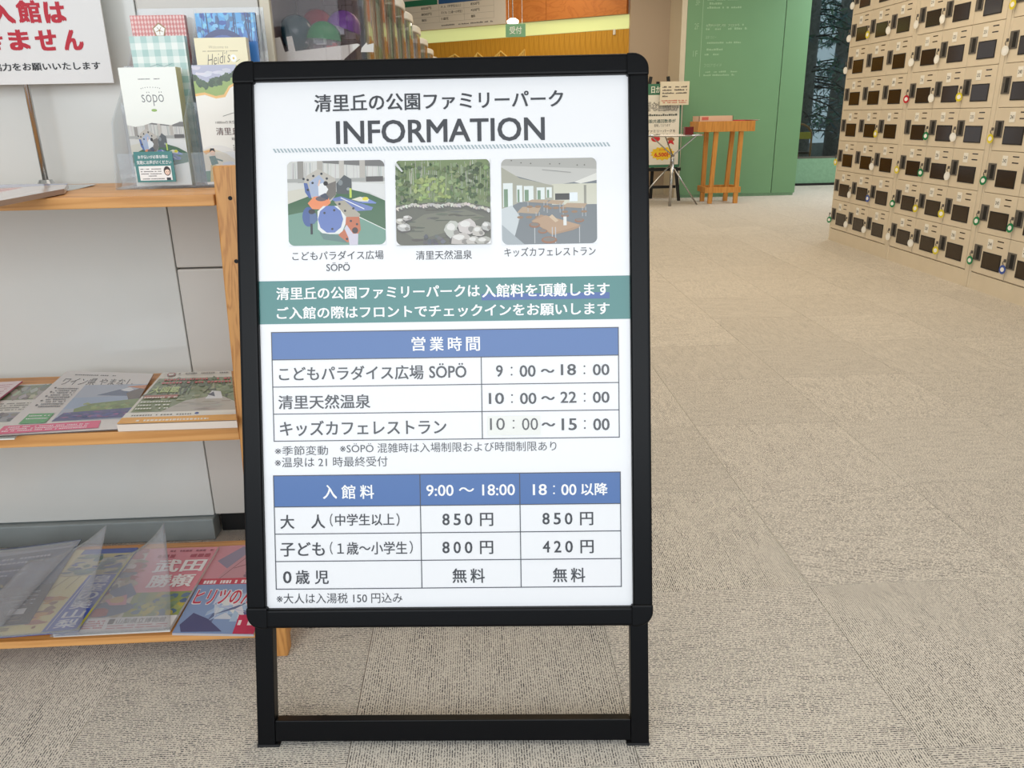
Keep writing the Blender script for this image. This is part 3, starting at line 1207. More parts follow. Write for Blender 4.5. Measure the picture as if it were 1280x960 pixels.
def pic_play(P, top=True):
    P.win = (60, 68, 812, 727)
    P.rc(60, 68, 812, 727, (212, 211, 206))
    for k in range(46):
        x = random.uniform(60, 800)
        P.l(x, 80, x + random.uniform(-8, 8), 220, random.uniform(2, 6), jit((185, 186, 182), 18))
    P.p([(330, 68), (812, 68), (812, 118), (660, 112), (340, 84)], (120, 118, 116))
    for x0, x1, c in ((140, 186, (150, 146, 140)), (292, 335, (178, 172, 164)), (462, 500, (196, 190, 182)), (620, 662, (186, 180, 172))):
        P.rc(x0, 68, x1, 235, c)
    P.rc(60, 205, 812, 232, (168, 168, 164))
    P.rc(668, 195, 800, 235, (96, 92, 90))
    P.p([(60, 400), (60, 300), (205, 275), (225, 345)], (208, 204, 190))
    P.p([(560, 236), (812, 256), (812, 385), (690, 318), (560, 300)], (222, 222, 220))
    P.p([(60, 470), (60, 400), (240, 335), (560, 296), (690, 330), (812, 385), (812, 727), (60, 727)], (66, 104, 72))
    P.p([(60, 727), (60, 486), (190, 462), (320, 560), (590, 500), (812, 612), (812, 727)], (112, 152, 136))
    P.l(590, 500, 812, 612, 6, (226, 230, 224))
    P.p([(438, 245), (500, 180), (556, 214), (556, 318), (520, 330), (440, 326)], (88, 92, 94))
    P.e(470, 240, 18, 22, (130, 136, 138))
    P.e(530, 290, 14, 12, (150, 156, 160))
    P.rc(538, 285, 555, 358, (196, 214, 90))
    P.p([(388, 366), (470, 346), (718, 436), (706, 458), (590, 464)], (112, 128, 184))
    P.p([(560, 372), (650, 352), (745, 400), (740, 408), (640, 402)], (120, 140, 200))
    P.l(470, 358, 650, 448, 7, (232, 234, 240))
    P.p([(552, 372), (620, 352), (690, 372), (680, 392), (610, 388)], (226, 222, 200))
    P.e(660, 368, 24, 14, (222, 212, 70))
    P.p([(186, 232), (212, 180), (300, 130), (432, 206), (436, 330), (380, 402), (262, 372), (200, 310)], (190, 184, 174))
    P.p([(228, 232), (306, 176), (346, 220), (330, 330), (292, 356), (238, 340)], (168, 180, 204))
    P.p([(186, 236), (214, 240), (244, 352), (226, 356), (196, 310)], (86, 108, 166))
    P.p([(362, 252), (436, 226), (434, 334), (384, 376), (350, 350)], (118, 112, 106))
    P.p([(214, 396), (264, 344), (372, 342), (392, 396), (334, 446), (248, 442)], (234, 142, 96))
    P.e(320, 362, 44, 20, (104, 96, 100))
    P.e(218, 502, 48, 78, (66, 92, 150))
    P.p([(288, 460), (332, 420), (500, 420), (520, 520), (470, 640), (330, 640), (288, 600)], (228, 228, 226))
    P.e(388, 524, 98, 110, (100, 122, 184), 10)
    P.p([(418, 386), (498, 378), (618, 488), (606, 522), (508, 506)], (172, 164, 148))
    P.p([(508, 508), (610, 508), (620, 610), (560, 705), (486, 706), (446, 646), (500, 600)], (192, 108, 72))
    P.p([(300, 628), (446, 650), (520, 712), (330, 680)], (98, 128, 124))
    for x, y in ((418, 454), (342, 474), (400, 600), (545, 540), (592, 566), (512, 680), (255, 238), (218, 214), (262, 184), (325, 168), (366, 206), (460, 406), (566, 442), (502, 460), (186, 206), (218, 292)):
        P.e(x, y, 10, 10, (52, 54, 60), 6)
    P.p([(298, 250), (340, 238), (376, 290), (350, 336), (300, 338)], (232, 232, 232))
    P.l(312, 215, 300, 262, 12, (226, 190, 170))
    P.e(356, 244, 18, 18, (44, 40, 42))
    P.p([(312, 336), (352, 318), (378, 350), (370, 372), (320, 350)], (74, 80, 96))
    P.p([(228, 476), (276, 474), (290, 520), (260, 560), (226, 552)], (84, 108, 150))
    P.e(244, 462, 26, 20, (40, 38, 42))
    P.l(240, 556, 240, 640, 17, (40, 42, 50))
    P.p([(494, 600), (512, 570), (560, 640), (600, 640), (596, 727), (530, 727), (524, 670)], (206, 200, 214))
    P.e(576, 614, 23, 24, (62, 46, 46))


def pic_pond(P):
    P.win = (495, 200, 613, 306)
    P.rc(495, 200, 613, 306, (120, 136, 92))
    for k in range(60):
        x = random.uniform(495, 613)
        y = random.uniform(198, 215)
        P.l(x, y, x + random.uniform(-2, 2), y + random.uniform(25, 45), random.uniform(0.3, 0.9), jit((176, 180, 160), 22))
    for k in range(260):
        x = random.uniform(493, 615)
        y = random.uniform(205, 254)
        d = abs(x - 540) / 60
        c = (150, 168, 104) if (abs(x - 540) < 22 and 222 < y < 250) else random.choice([(86, 108, 66), (110, 130, 84), (64, 84, 52), (134, 150, 104), (98, 112, 82)])
        P.b(x, y, random.uniform(1.2, 4.2), random.uniform(1.2, 3.4), jit(c, 16))
    P.p([(495, 306), (495, 256), (540, 253), (585, 254), (613, 260), (613, 306)], (98, 98, 86))
    P.p([(500, 286), (530, 268), (580, 262), (606, 272), (560, 290), (520, 300)], (116, 116, 100))
    for k in range(26):
        x = random.uniform(500, 606)
        y = random.uniform(262, 300)
        P.b(x, y, random.uniform(4, 12), random.uniform(0.6, 1.6), jit((92, 92, 80), 14))
    for k in range(34):
        x = 495 + k * 3.5
        y = 255.5 + 2.2 * abs(math.sin(k * 0.5)) + max(0, (x - 585)) * 0.28 + max(0, 506 - x) * 0.5
        P.b(x, y + 1.4, 3.4, 2.6, (92, 90, 84))
        P.b(x, y, random.uniform(2.2, 3.8), random.uniform(1.6, 2.7), jit((196, 192, 184), 18))
    for x, y, rx, ry in ((501, 276, 7, 4), (509, 272, 6, 3.4), (505, 284, 9, 5.5), (566, 288, 11, 11), (584, 284, 12, 10), (576, 300, 14, 9), (598, 290, 8, 7), (608, 284, 7, 6), (592, 302, 9, 6), (604, 303, 10, 6)):
        P.b(x, y + 2, rx, ry, (84, 80, 76), 10, 0.15)
        P.b(x, y, rx, ry, jit((190, 186, 180), 10), 10, 0.18)
        P.b(x - rx * 0.2, y - ry * 0.35, rx * 0.5, ry * 0.4, (222, 219, 214), 8, 0.2)
        P.b(x + rx * 0.4, y + ry * 0.3, rx * 0.35, ry * 0.4, (140, 136, 130), 7, 0.2)
    for k in range(14):
        P.b(random.uniform(530, 556), random.uniform(294, 306), 3, 2.4, jit((92, 92, 96), 20))
    P.p([(495, 200), (497, 203), (505, 214), (503, 214.6), (495, 206)], (210, 212, 210))


def pic_cafe(P):
    P.win = (627, 198, 746, 305)
    P.rc(627, 198, 746, 305, (118, 124, 128))
    P.p([(627, 198), (746, 198), (746, 224), (690, 232), (627, 214)][::-1], (196, 194, 188))
    P.p([(627, 198), (746, 198), (746, 212), (627, 206)][::-1], (176, 174, 168))
    P.p([(718, 228), (746, 217), (746, 226), (726, 230)], (224, 222, 214))
    P.rc(690, 230, 746, 256, (208, 206, 188))
    P.p([(627, 208), (650, 222), (692, 232), (692, 250), (650, 252), (627, 262)], (170, 168, 152))
    for x0, x1, y0, y1 in ((629, 641, 228, 258), (646, 653, 231, 252), (655, 667, 232, 251), (671, 681, 234, 249), (683, 690, 234, 247)):
        P.rc(x0, y0, x1, y1, (226, 232, 230))
        P.rc(x0 + 1, y0 + (y1 - y0) * 0.25, x0 + (x1 - x0) * 0.5, y1, (120, 146, 120))
    P.p([(627, 260), (640, 256), (650, 270), (640, 305), (627, 305)], (200, 206, 208))
    P.rc(694, 242, 716, 250, (66, 64, 62))
    P.rc(712, 241, 722, 252, (232, 238, 244))
    P.rc(730, 232, 733, 255, (150, 148, 136))
    for x0, y0, wd, hh in ((648, 258, 28, 7), (684, 250, 22, 4), (704, 254, 30, 5), (660, 249, 26, 3)):
        P.p([(x0 - 2, y0 + hh), (x0 + wd - 4, y0 + hh + 2), (x0 + wd, y0 + 1), (x0 + 5, y0)], (178, 154, 128))
        for xx in (x0, x0 + wd - 6, x0 + wd - 2):
            P.l(xx, y0 + hh, xx, y0 + hh + 12, 0.8, (176, 178, 180))
        for xx in range(3):
            P.e(x0 + 2 + xx * wd * 0.4, y0 + hh + 6, 4, 1.6, (150, 118, 88), 10)
    P.p([(664, 276), (676, 268), (726, 284), (716, 288), (690, 294)][::-1], (168, 136, 108))
    P.p([(664, 276), (682, 269), (726, 282), (690, 292)], (180, 148, 118))
    for x0 in (668, 690, 694, 724):
        P.l(x0, 284, x0, 304, 1.0, (190, 192, 194))
    for cx, cy, rx, ry in ((668, 281, 7, 3.5), (678, 289, 6, 3), (686, 300, 10, 4.5), (724, 276, 6, 2.6), (706, 270, 5, 2)):
        P.e(cx, cy, rx, ry, (150, 104, 76), 14)
        P.e(cx, cy - 0.8, rx * 0.75, ry * 0.6, (128, 120, 112), 14)
    P.p([(686, 271), (690, 268), (698, 276), (694, 278)], (206, 182, 152))
    P.rc(704, 271, 708, 282, (226, 226, 222))
    for x, y in ((652, 203), (664, 204), (688, 205), (700, 205), (722, 207), (731, 207), (640, 200)):
        P.e(x, y, 1, 0.8, (110, 108, 100), 6)
    P.l(678, 212, 714, 216, 0.8, (150, 148, 144))
    P.p([(627, 305), (627, 280), (655, 305)], (164, 172, 176))


for nm, fn_, bx_ in (('play_area_picture', pic_play, (360, 201, 481.5, 306.5)), ('pond_picture', pic_pond, (495, 200, 613, 306)), ('restaurant_picture', pic_cafe, (627, 198, 746, 305))):
    b = MB()
    a0, a1, b0, b1 = sbox(*bx_)
    P = Pic(b, sg, a0, a1, b0, b1)
    fn_(P)
    P.round(0.009, 0.009, (244, 244, 246))
    sub(b, nm)
b = MB()
ST(b, 'こどもパラダイス広場', 365.5, 313.7, 479.5, 325, INK, 0.006)
ST(b, 'SÖPÖ', 408, 328, 437.5, 338.8, INK, 0.008)
ST(b, '清里天然温泉', 520, 313, 590, 324.3, INK, 0.006)
ST(b, 'キッズカフェレストラン', 630.5, 308.8, 744.5, 320.2, INK, 0.006)
sub(b, 'caption_lettering')
b = MB()
_, b0 = sab(555, 402)
_, b1 = sab(555, 348)
rect(b, sg, -hw + 0.0003, hw - 0.0003, b0, b1, 0.0003, TEAL)
sub(b, 'green_band')
b = MB()
a0, a1, b0, b1 = sbox(602, 366.3, 762, 374.2)
rect(b, sg, a0, a1, b0, b1, 0.0005, (64, 98, 164))
ST(b, '清里丘の公園ファミリーパークは', 345.5, 357.3, 600, 373.2, WH, 0.022, 0.0008)
ST(b, '入館料を頂戴します', 602.5, 354, 762, 370.8, WH, 0.022, 0.0008)
ST(b, 'ご入館の際はフロントでチェックインをお願いします', 346, 380.6, 762, 396.2, WH, 0.022, 0.0008)
sub(b, 'band_lettering')


def table(name, left, right, ys, heads, cols):
    """ys: rows as pixel v at the middle column; columns as pixel u"""
    t_, bt = MB(), MB()
    uc = (left + right) / 2
    A0_, A1_ = sab(left, ys[len(ys) // 2])[0], sab(right, ys[len(ys) // 2])[0]
    B = [sab(uc, v)[1] for v in ys]
    rect(bt, sg, A0_, A1_, B[1], B[0], 0.0004, BLUE)
    lw = 0.0007
    for q in B:
        rect(t_, sg, A0_ - lw, A1_ + lw, q - lw, q + lw, 0.0007, (70, 74, 84))
    for q, top in [(A0_, 0), (A1_, 0)] + [(sab(c, ys[2])[0], k0) for c, k0 in cols]:
        rect(t_, sg, q - lw, q + lw, B[-1], B[top], 0.0007, (70, 74, 84))
    sub(bt, name + '_header')
    sub(t_, name + '_lines')


table('opening_hours', 341, 773.5, [412.4, 446.9, 481, 515, 549], 1, [(602, 1)])
table('admission_fee', 343.7, 776, [592.3, 631.5, 665.6, 700, 734.7], 1, [(526.2, 0), (650.5, 0)])
b = MB()
def SP_(mb, body, u0, pitch, wd, v0, v1, col, wt, h=0.0006):
    for k_, ch_ in enumerate(body):
        ST(mb, ch_, u0 + k_ * pitch, v0, u0 + k_ * pitch + wd, v1, col, wt, h)


def clock(mb, hh, mm, u0, u1, uc, u2, u3, v0, v1, col=INK, wt=0.014, h=0.0006):
    """hours, a round colon and minutes, each where it is printed"""
    ST(mb, hh, u0, v0, u1, v1, col, wt, h)
    ST(mb, mm, u2, v0, u3, v1, col, wt, h)
    vc = (v0 + v1) / 2
    for dv in (-4.2, 4.6):
        a_, b_ = sab(uc, vc + dv)
        disc(mb, sg, a_, b_, 0.0014, 0.0014, h, col, 12)


SP_(b, '営業時間', 514.5, 22.7, 17.4, 421, 438.6, WH, 0.018, 0.0008)
ST(b, 'こどもパラダイス広場', 348.7, 457.3, 529.5, 475.3, INK, 0.014)
ST(b, 'SÖPÖ', 536.5, 454, 583, 472.3, INK, 0.014)
ST(b, '清里天然温泉', 348, 493.4, 463, 511, INK, 0.014)
ST(b, 'キッズカフェレストラン', 350, 525, 558, 544, INK, 0.014)
clock(b, '9', '00', 620, 628.5, 639.5, 649.5, 669.5, 456.5, 471)
ST(b, '～', 676, 461, 693, 466, INK, 0.03)
clock(b, '18', '00', 701, 720, 730.5, 741, 761.7, 455, 469)
clock(b, '10', '00', 611, 630, 640, 650, 670.5, 491, 505)
ST(b, '～', 676.5, 495, 693.5, 500, INK, 0.03)
clock(b, '22', '00', 700.5, 720.5, 730.8, 741, 761.8, 489.5, 503.5)
ST(b, '～', 677, 528, 694, 533, INK, 0.03)
clock(b, '15', '00', 702, 721, 731, 741.5, 762, 523, 537.8)
ST(b, '※季節変動', 343.7, 557.3, 410, 569, INK, 0.0)
ST(b, '※SÖPÖ 混雑時は入場制限および時間制限あり', 425, 552.8, 695.5, 565, INK, 0.0)
ST(b, '※温泉は 21 時最終受付', 343.7, 571, 484.5, 583.6, INK, 0.0)
sub(b, 'hours_lettering')
b = MB()
a0, a1, b0, b1 = sbox(609.5, 519.8, 675.5, 544)
rect(b, sg, a0, a1, b0, b1, 0.0008, (236, 236, 230))
clock(b, '10', '00', 612.5, 631, 642, 652.5, 672.5, 522.5, 537.5, (70, 70, 72), 0.0, 0.0011)
sub(b, 'correction_sticker', label='off-white paper sticker with corrected time')
b = MB()
SP_(b, '入館料', 403.7, 23.2, 17.6, 606, 623.5, WH, 0.018, 0.0008)
ST(b, '9:00 ～ 18:00', 533, 605.5, 643.7, 619.5, WH, 0.012, 0.0008)
clock(b, '18', '00', 666, 683.5, 692.5, 701.5, 720.5, 605, 618.8, WH, 0.014, 0.0008)
ST(b, '以降', 726.3, 603.5, 759.5, 619, WH, 0.02, 0.0008)
ST(b, '大', 350.5, 643.5, 368, 661, INK, 0.014)
ST(b, '人', 389, 643, 406.5, 660.5, INK, 0.014)
ST(b, '（', 412.5, 642, 416, 658, INK, 0.006)
ST(b, '中学生以上', 419, 642, 493, 657, INK, 0.012)
ST(b, '）', 495.5, 641.5, 499.5, 657.5, INK, 0.006)
for u, v, s_ in ((553, 641, '850'), (678, 640, '850'), (553, 676, '800'), (678.5, 675, '420')):
    ST(b, s_[0], u, v + 1, u + 9, v + 15.5, INK, 0.014)
    ST(b, s_[1], u + 14, v + 1, u + 23, v + 15.5, INK, 0.014)
    ST(b, s_[2], u + 28, v + 1, u + 37.5, v + 15.5, INK, 0.014)
    ST(b, '円', u + 47, v, u + 63.5, v + 16.5, INK, 0.014)
ST(b, '子ども', 350.5, 677.7, 406, 695.5, INK, 0.014)
ST(b, '（', 412.5, 677, 416, 693, INK, 0.006)
ST(b, '１歳～小学生', 421.5, 677, 509, 693, INK, 0.01)
ST(b, '）', 512, 676, 516, 692, INK, 0.006)
ST(b, '0', 354, 714, 364.5, 729, INK, 0.014)
ST(b, '歳', 369.5, 712.5, 387, 730, INK, 0.014)
ST(b, '児', 393.5, 713, 411, 730, INK, 0.014)
for u, v in ((565.5, 710.5), (691, 709.7)):
    ST(b, '無', u, v, u + 18, v + 18, INK, 0.012)
    ST(b, '料', u + 22.5, v, u + 40.5, v + 18, INK, 0.012)
ST(b, '※大人は入湯税 150 円込み', 346, 741.2, 503, 754, INK, 0.0)
sub(b, 'fee_lettering')

# ------------------------------------------------------------------ brochure rack
rack = empty('brochure_rack', (-0.85, 1.45, 0), 'light pine rack of three shelves holding leaflets', 'rack')


def yf(z):
    return 1.252 + 0.117 * z


for x0 in (-0.4295, -1.38):
    b = MB()
    x1 = x0 + 0.0495
    d_ = 0.032
    b.hexa([(x0, yf(0), 0), (x1, yf(0), 0), (x1, yf(0) + d_, 0), (x0, yf(0) + d_, 0), (x0, yf(.882), .882), (x1, yf(.882), .882), (x1, yf(.882) + d_, .882), (x0, yf(.882) + d_, .882)])
    b.build('front_post', 'wood_z', rack, bevel=0.004, segs=3)
    b = MB()
    b.box(x0, x1, 1.635, 1.667, 0, 0.882)
    b.build('rear_post', 'wood_z', rack, bevel=0.003)
    for z in (0.80, 0.40, 0.022):
        b = MB()
        b.box(x0 + 0.012, x1 - 0.012, yf(z) + 0.035, 1.634, z - 0.02, z + 0.014)
        b.build('side_rail', 'wood_x', rack)
    b = MB()
    for u, v in ((278, 250), (285.5, 329), (294, 404.5), (301.5, 477)):
        q = at(1, 1.32, u, v)
        xc = x0 + 0.0245 + (0.0 if v != 404.5 else 0.002)
        z = q.z
        yy = yf(z)
        b.tube([(xc, yy - 0.0006, z), (xc, yy + 0.004, z)], 0.0035, 12, mat=0)
    b.build('screw_hole', 'rubber', rack)
for z0, z1, y0, y1 in ((0.8195, 0.838, 1.345, 1.668), (0.4185, 0.442, 1.306, 1.645), (0.037, 0.052, 1.262, 1.605)):
    b = MB()
    b.box(-1.329, -0.4305, y0, y1 if z0 < 0.8 else y1, z0, z1)
    b.build('shelf_board', 'wood_x', rack, bevel=0.002)


def sheet(FL, FR, BR, BL):
    P4 = [at(2, z, u, v) for u, v, z in (FL, FR, BR, BL)]

    def fn(s, t, h):
        a = P4[0].lerp(P4[1], s)
        c = P4[3].lerp(P4[2], s)
        p = a.lerp(c, t)
        return p + Vector((0, 0, h))
    return fn


def slab(mb, fn, th, col, edge=None, n=1):
    """thin paper stack whose top is fn(.., .., 0)"""
    vs, fs = [], []
    for j in range(n + 1):
        for i in range(n + 1):
            vs.append(fn(i / n, j / n, 0))
    for j in range(n + 1):
        for i in range(n + 1):
            vs.append(fn(i / n, j / n, -th))
    m_ = (n + 1) ** 2
    for j in range(n):
        for i in range(n):
            a = j * (n + 1) + i
            fs.append([a, a + 1, a + n + 2, a + n + 1])
            fs.append([m_ + a, m_ + a + n + 1, m_ + a + n + 2, m_ + a + 1])
    mb.mesh(vs, fs, col)
    fs = []
    for i in range(n):
        fs.append([i + 1, i, m_ + i, m_ + i + 1])
        a = n * (n + 1) + i
        fs.append([a, a + 1, m_ + a + 1, m_ + a])
        a = i * (n + 1)
        fs.append([a, a + n + 1, m_ + a + n + 1, m_ + a])
        a = i * (n + 1) + n
        fs.append([a + n + 1, a, m_ + a, m_ + a + n + 1])
    mb.mesh(vs, fs, edge or col)


def ptext(mb, P, body, x0, y0, x1, y1, col, wt=0.0):
    """lettering inside a Pic, in its window coordinates"""
    P.n += 1
    vs, fs, ax, bx_, ay, by = glyphs(body, wt)
    mb.mesh([P.f(x0 + (x - ax) / (bx_ - ax) * (x1 - x0), y1 + (y - ay) / (by - ay) * (y0 - y1), z) for x, y, z in vs], fs, col)
    P.n += 10


def prows(P, x0, x1, y0, y1, n, size, col, fill=0.85):
    for k in range(n):
        y = y0 + (y1 - y0) * k / max(1, n - 1)
        x = x0
        P.n += 1
        while x < x1:
            wd = size * random.uniform(0.5, 1.0)
            if random.random() < fill:
                P.mb.face([P.f(x, y), P.f(min(x + wd, x1), y), P.f(min(x + wd, x1), y - size * 0.8), P.f(x, y - size * 0.8)], col)
            x += wd + size * 0.25


U = (0, 1, 1, 0)     # unit window, y down from the back edge: P.win=(0,0,1,1) puts y=0 at the far edge

# --- upper shelf: magazines lying at the left
zt_ = 0.848
fn = sheet((-60, 262, zt_), (80, 236, zt_), (85, 229.5, 0.850), (-40, 231.5, zt_))
b = MB()
slab(b, fn, 0.008, (216, 208, 208), (150, 130, 120))
P = Pic(b, fn, 0, 1, 0, 1, 0.0003)
P.rc(0.0, 0.0, 1, 0.25, (170, 176, 204))
P.rc(0.3, 0.3, 0.8, 0.55, (214, 120, 120))
P.rc(0.2, 0.65, 0.7, 0.95, (150, 190, 180))
prows(P, 0.2, 0.9, 0.1, 0.6, 4, 0.03, (110, 100, 130))
b.build('magazine', 'print_gloss', label='thin magazine lying on the upper shelf at the left end', cat='magazine')
fn = sheet((70, 241, 0.8385), (98, 236, 0.8385), (121, 230.2, 0.841), (84, 230.6, 0.8385))
b = MB()
slab(b, fn, 0.0004, (168, 172, 172))
b.build('plastic_sheet', 'print_gloss', label='grey plastic sheet on the upper shelf beside the magazine', cat='sheet')

# --- sign on a chrome rod, standing at the back of the upper shelf
q0 = at(2, 0.8385, 58, 230)
rod = empty('notice_stand', (q0.x, q0.y, 0.8385), 'thin chrome stand carrying the white red-lettered notice above the rack', 'stand')
b = MB()
b.tube([(q0.x, q0.y, 0.846), (q0.x, q0.y, 1.35)], 0.0055, 12)
b.build('rod', 'steel', rod, smooth=True)
b = MB()
b.tube([(q0.x, q0.y, 0.8386), (q0.x, q0.y, 0.847)], [0.016, 0.012], 16)
b.build('base', 'steel', rod)
yb = q0.y - 0.012
c0, c1 = at(1, yb, 140, 103.5), at(1, yb, 127, 0)
xr = (c0.x + c1.x) / 2
b = MB()
xl_ = xr - 0.40
b.box(xl_, xr, yb, yb + 0.003, c0.z, c0.z + 0.31, (232, 230, 228))
nf = lambda x, z, h: Vector((x, yb - h, z))


def nt(body, u0, v0, u1, v1, col, wt):
    pa, pc_ = at(1, yb, u0, (v0 + v1) / 2), at(1, yb, u1, (v0 + v1) / 2)
    zb_, zt2 = at(1, yb, (u0 + u1) / 2, v1).z, at(1, yb, (u0 + u1) / 2, v0).z
    text(b, body, nf, pa.x, pc_.x, zb_, zt2, 0.0006, col, wt)


RED = (190, 8, 40)
nt('入', -13, 2, 18, 30, RED, 0.05)
nt('館', 21, 0, 51, 29, RED, 0.04)
nt('は', 55, 2, 82, 29, RED, 0.05)
nt('き', -28, 38, 4, 63, RED, 0.05)
nt('ま', 11, 37, 37, 63, RED, 0.05)
nt('せ', 44, 37, 71, 63.5, RED, 0.05)
nt('ん', 79, 37, 104, 63, RED, 0.05)
nt('協力をお願いいたします', -10, 78, 126, 88, (22, 22, 26), 0.02)
b.build('notice_sheet', 'print', label='white notice sheet with large red and small black lettering', cat='notice')

# --- acrylic leaflet holder
HX0, HXM0, HXM1, HX1 = -0.645, -0.518, -0.508, -0.382
holder = empty('leaflet_holder', (-0.517, 1.55, 0.8385), 'clear acrylic leaflet holder with two columns on the upper shelf', 'leaflet holder')
b = MB()
b.box(HX0 + 0.035, HX1, 1.622, 1.625, 0.8385, 1.150)
b.build('back_panel', 'acrylic', holder)
for x in (HX0, -0.5075, HX1 - 0.003):
    b = MB()
    pr = [(x, 1.482, 0.8385), (x, 1.6215, 0.8385), (x, 1.6215, 1.148), (x, 1.572, 1.06), (x, 1.525, 1.0), (x, 1.482, 0.955)]
    if x == HX0:
        pr = [(x_ + 0.11 * (z_ - 0.8385), y_, z_) for x_, y_, z_ in pr]
    b.prism(pr, (0.003, 0, 0))
    b.build('side_panel', 'acrylic', holder)
b = MB()
b.box(HX0, HX1, 1.482, 1.6215, 0.8386, 0.8415)
b.build('base_plate', 'acrylic', holder)
for x0, x1 in ((HX0 + 0.012, -0.508), (-0.504, HX1 - 0.0035)):
    for y, z0, z1 in ((1.4825, 0.842, 0.9), (1.5335, 0.842, 0.985), (1.5765, 0.842, 1.05)):
        b = MB()
        b.box(x0, x1, y, y + 0.0025, z0, z1)
        b.build('pocket_front', 'acrylic', holder)


def leaflet(label, u0, u1, vt, y, th, col, edge, paint, zb_=0.843, cat='leaflet'):
    c = at(1, y, u0, vt)
    e = at(1, y, u1, vt)
    x0, x1, zt2 = c.x, e.x, (c.z + e.z) / 2
    b = MB()
    b.box(x0, x1, y, y + th, zb_, zt2, edge)
    fnn = lambda s, t, h: Vector((x0 + (x1 - x0) * s, y - h, zb_ + (zt2 - zb_) * t))
    rect(b, fnn, 0, 1, 0, 1, 0.0002, col)
    P = Pic(b, fnn, 0, 1, 0, 1, 0.0003)
    paint(b, P)
    return b.build('leaflet', 'print_gloss', label=label, cat=cat, group='leaflets in the acrylic holder')


def p_red(b, P):
    P.win = (0, 0, 100, 230)
    P.rc(0, 0, 100, 40, (206, 112, 108))
    for k in range(17):
        for q in range(6):
            P.p([(k * 6 + 3, q * 6), (k * 6 + 5.4, q * 6 + 3), (k * 6 + 3, q * 6 + 6), (k * 6 + 0.6, q * 6 + 3)], (236, 196, 190))
    P.p([(20, 40), (34, 31), (50, 29), (70, 31), (84, 40)], (226, 200, 150))
    P.e(16, 35, 12, 7, (240, 238, 230))
    P.e(86, 34, 14, 7, (240, 238, 230))
    prows(P, 78, 96, 33, 33, 1, 3, (90, 80, 70))
    def star(rx, ry, col):
        P.p([(51 + rx * math.cos(math.pi * (0.5 + 0.4 * k)), 20 - ry * math.sin(math.pi * (0.5 + 0.4 * k))) for k in range(5)], col)
    star(13, 10.5, (150, 110, 40))
    star(10.6, 8.4, (248, 244, 236))
    for k in range(5):
        an = math.pi * (0.5 + 0.4 * k)
        P.l(51, 20, 51 + 6.5 * math.cos(an + 0.63), 20 - 5.4 * math.sin(an + 0.63), 0.9, (150, 110, 40))
    P.e(51, 20, 1.8, 1.5, (150, 110, 40), 8)


def p_gingham(b, P):
    P.win = (0, 0, 100, 250)
    P.rc(0, 0, 100, 250, (236, 240, 234))
    for k in range(5):
        P.rc(k * 22 - 2, 0, k * 22 + 9, 250, (204, 222, 216))
    for k in range(11):
        P.rc(0, k * 22, 100, k * 22 + 11, (204, 222, 216))
        for q in range(5):
            P.rc(q * 22 - 2, k * 22, q * 22 + 9, k * 22 + 11, (166, 200, 194))
    P.rc(22, 52, 88, 62, (236, 240, 234))
    P.l(30, 50, 44, 46, 0.8, (120, 150, 150))
    P.l(44, 46, 56, 50, 0.8, (120, 150, 150))
    P.l(56, 50, 72, 45, 0.8, (120, 150, 150))
    prows(P, 38, 70, 56, 56, 1, 3, (70, 80, 84))


def p_sopo(b, P):
    P.win = (0, 0, 100, 220)
    P.rc(0, 0, 100, 220, (244, 246, 238))
    prows(P, 32, 70, 22, 22, 1, 2.2, (90, 90, 90))
    for k in range(9):
        an = math.pi * (0.2 + 0.6 * k / 8)
        P.e(51 + 20 * math.cos(an) * -1, 41 - 5 * math.sin(an), 0.9, 0.9, (110, 110, 110), 6)
    ptext(b, P, 'söpö', 33, 44, 72, 70, (86, 88, 92), -0.012)
    P.e(52, 78, 5, 2.6, (140, 178, 80))
    sv = P.r
    q = Pic(b, P.fn, 0.0, 1, 0.0, 0.545, 0.0003 + P.n * 7e-6)
    pic_play(q)
    P.n += q.n
    pts = [(0, 98), (0, 104), (14, 108), (28, 106), (44, 101), (58, 103), (78, 106), (92, 101), (100, 97), (100, 90), (0, 90)]
    P.n += 1
    P.p(pts, (244, 246, 238))
    P.p([(0, 182), (50, 186), (100, 176), (100, 220), (0, 220)], (240, 240, 232))


def p_blue(b, P):
    P.win = (0, 0, 100, 240)
    P.rc(0, 0, 100, 240, (70, 130, 200))
    P.rc(0, 0, 100, 22, (80, 160, 220))
    for k in range(60):
        P.b(random.uniform(0, 100), random.uniform(0, 32), random.uniform(2, 7), random.uniform(2, 8), jit(random.choice([(90, 170, 226), (50, 90, 170), (120, 190, 230), (60, 100, 150)]), 15))
    for k in range(12):
        x = random.uniform(0, 100)
        P.l(x, 0, x + random.uniform(-3, 3), 40, random.uniform(0.6, 2), (40, 60, 110))
    P.e(42, 52, 40, 30, (46, 60, 120), 24)
    P.e(42, 56, 32, 26, (70, 96, 170), 24)
    P.e(42, 60, 24, 22, (28, 32, 50), 24)


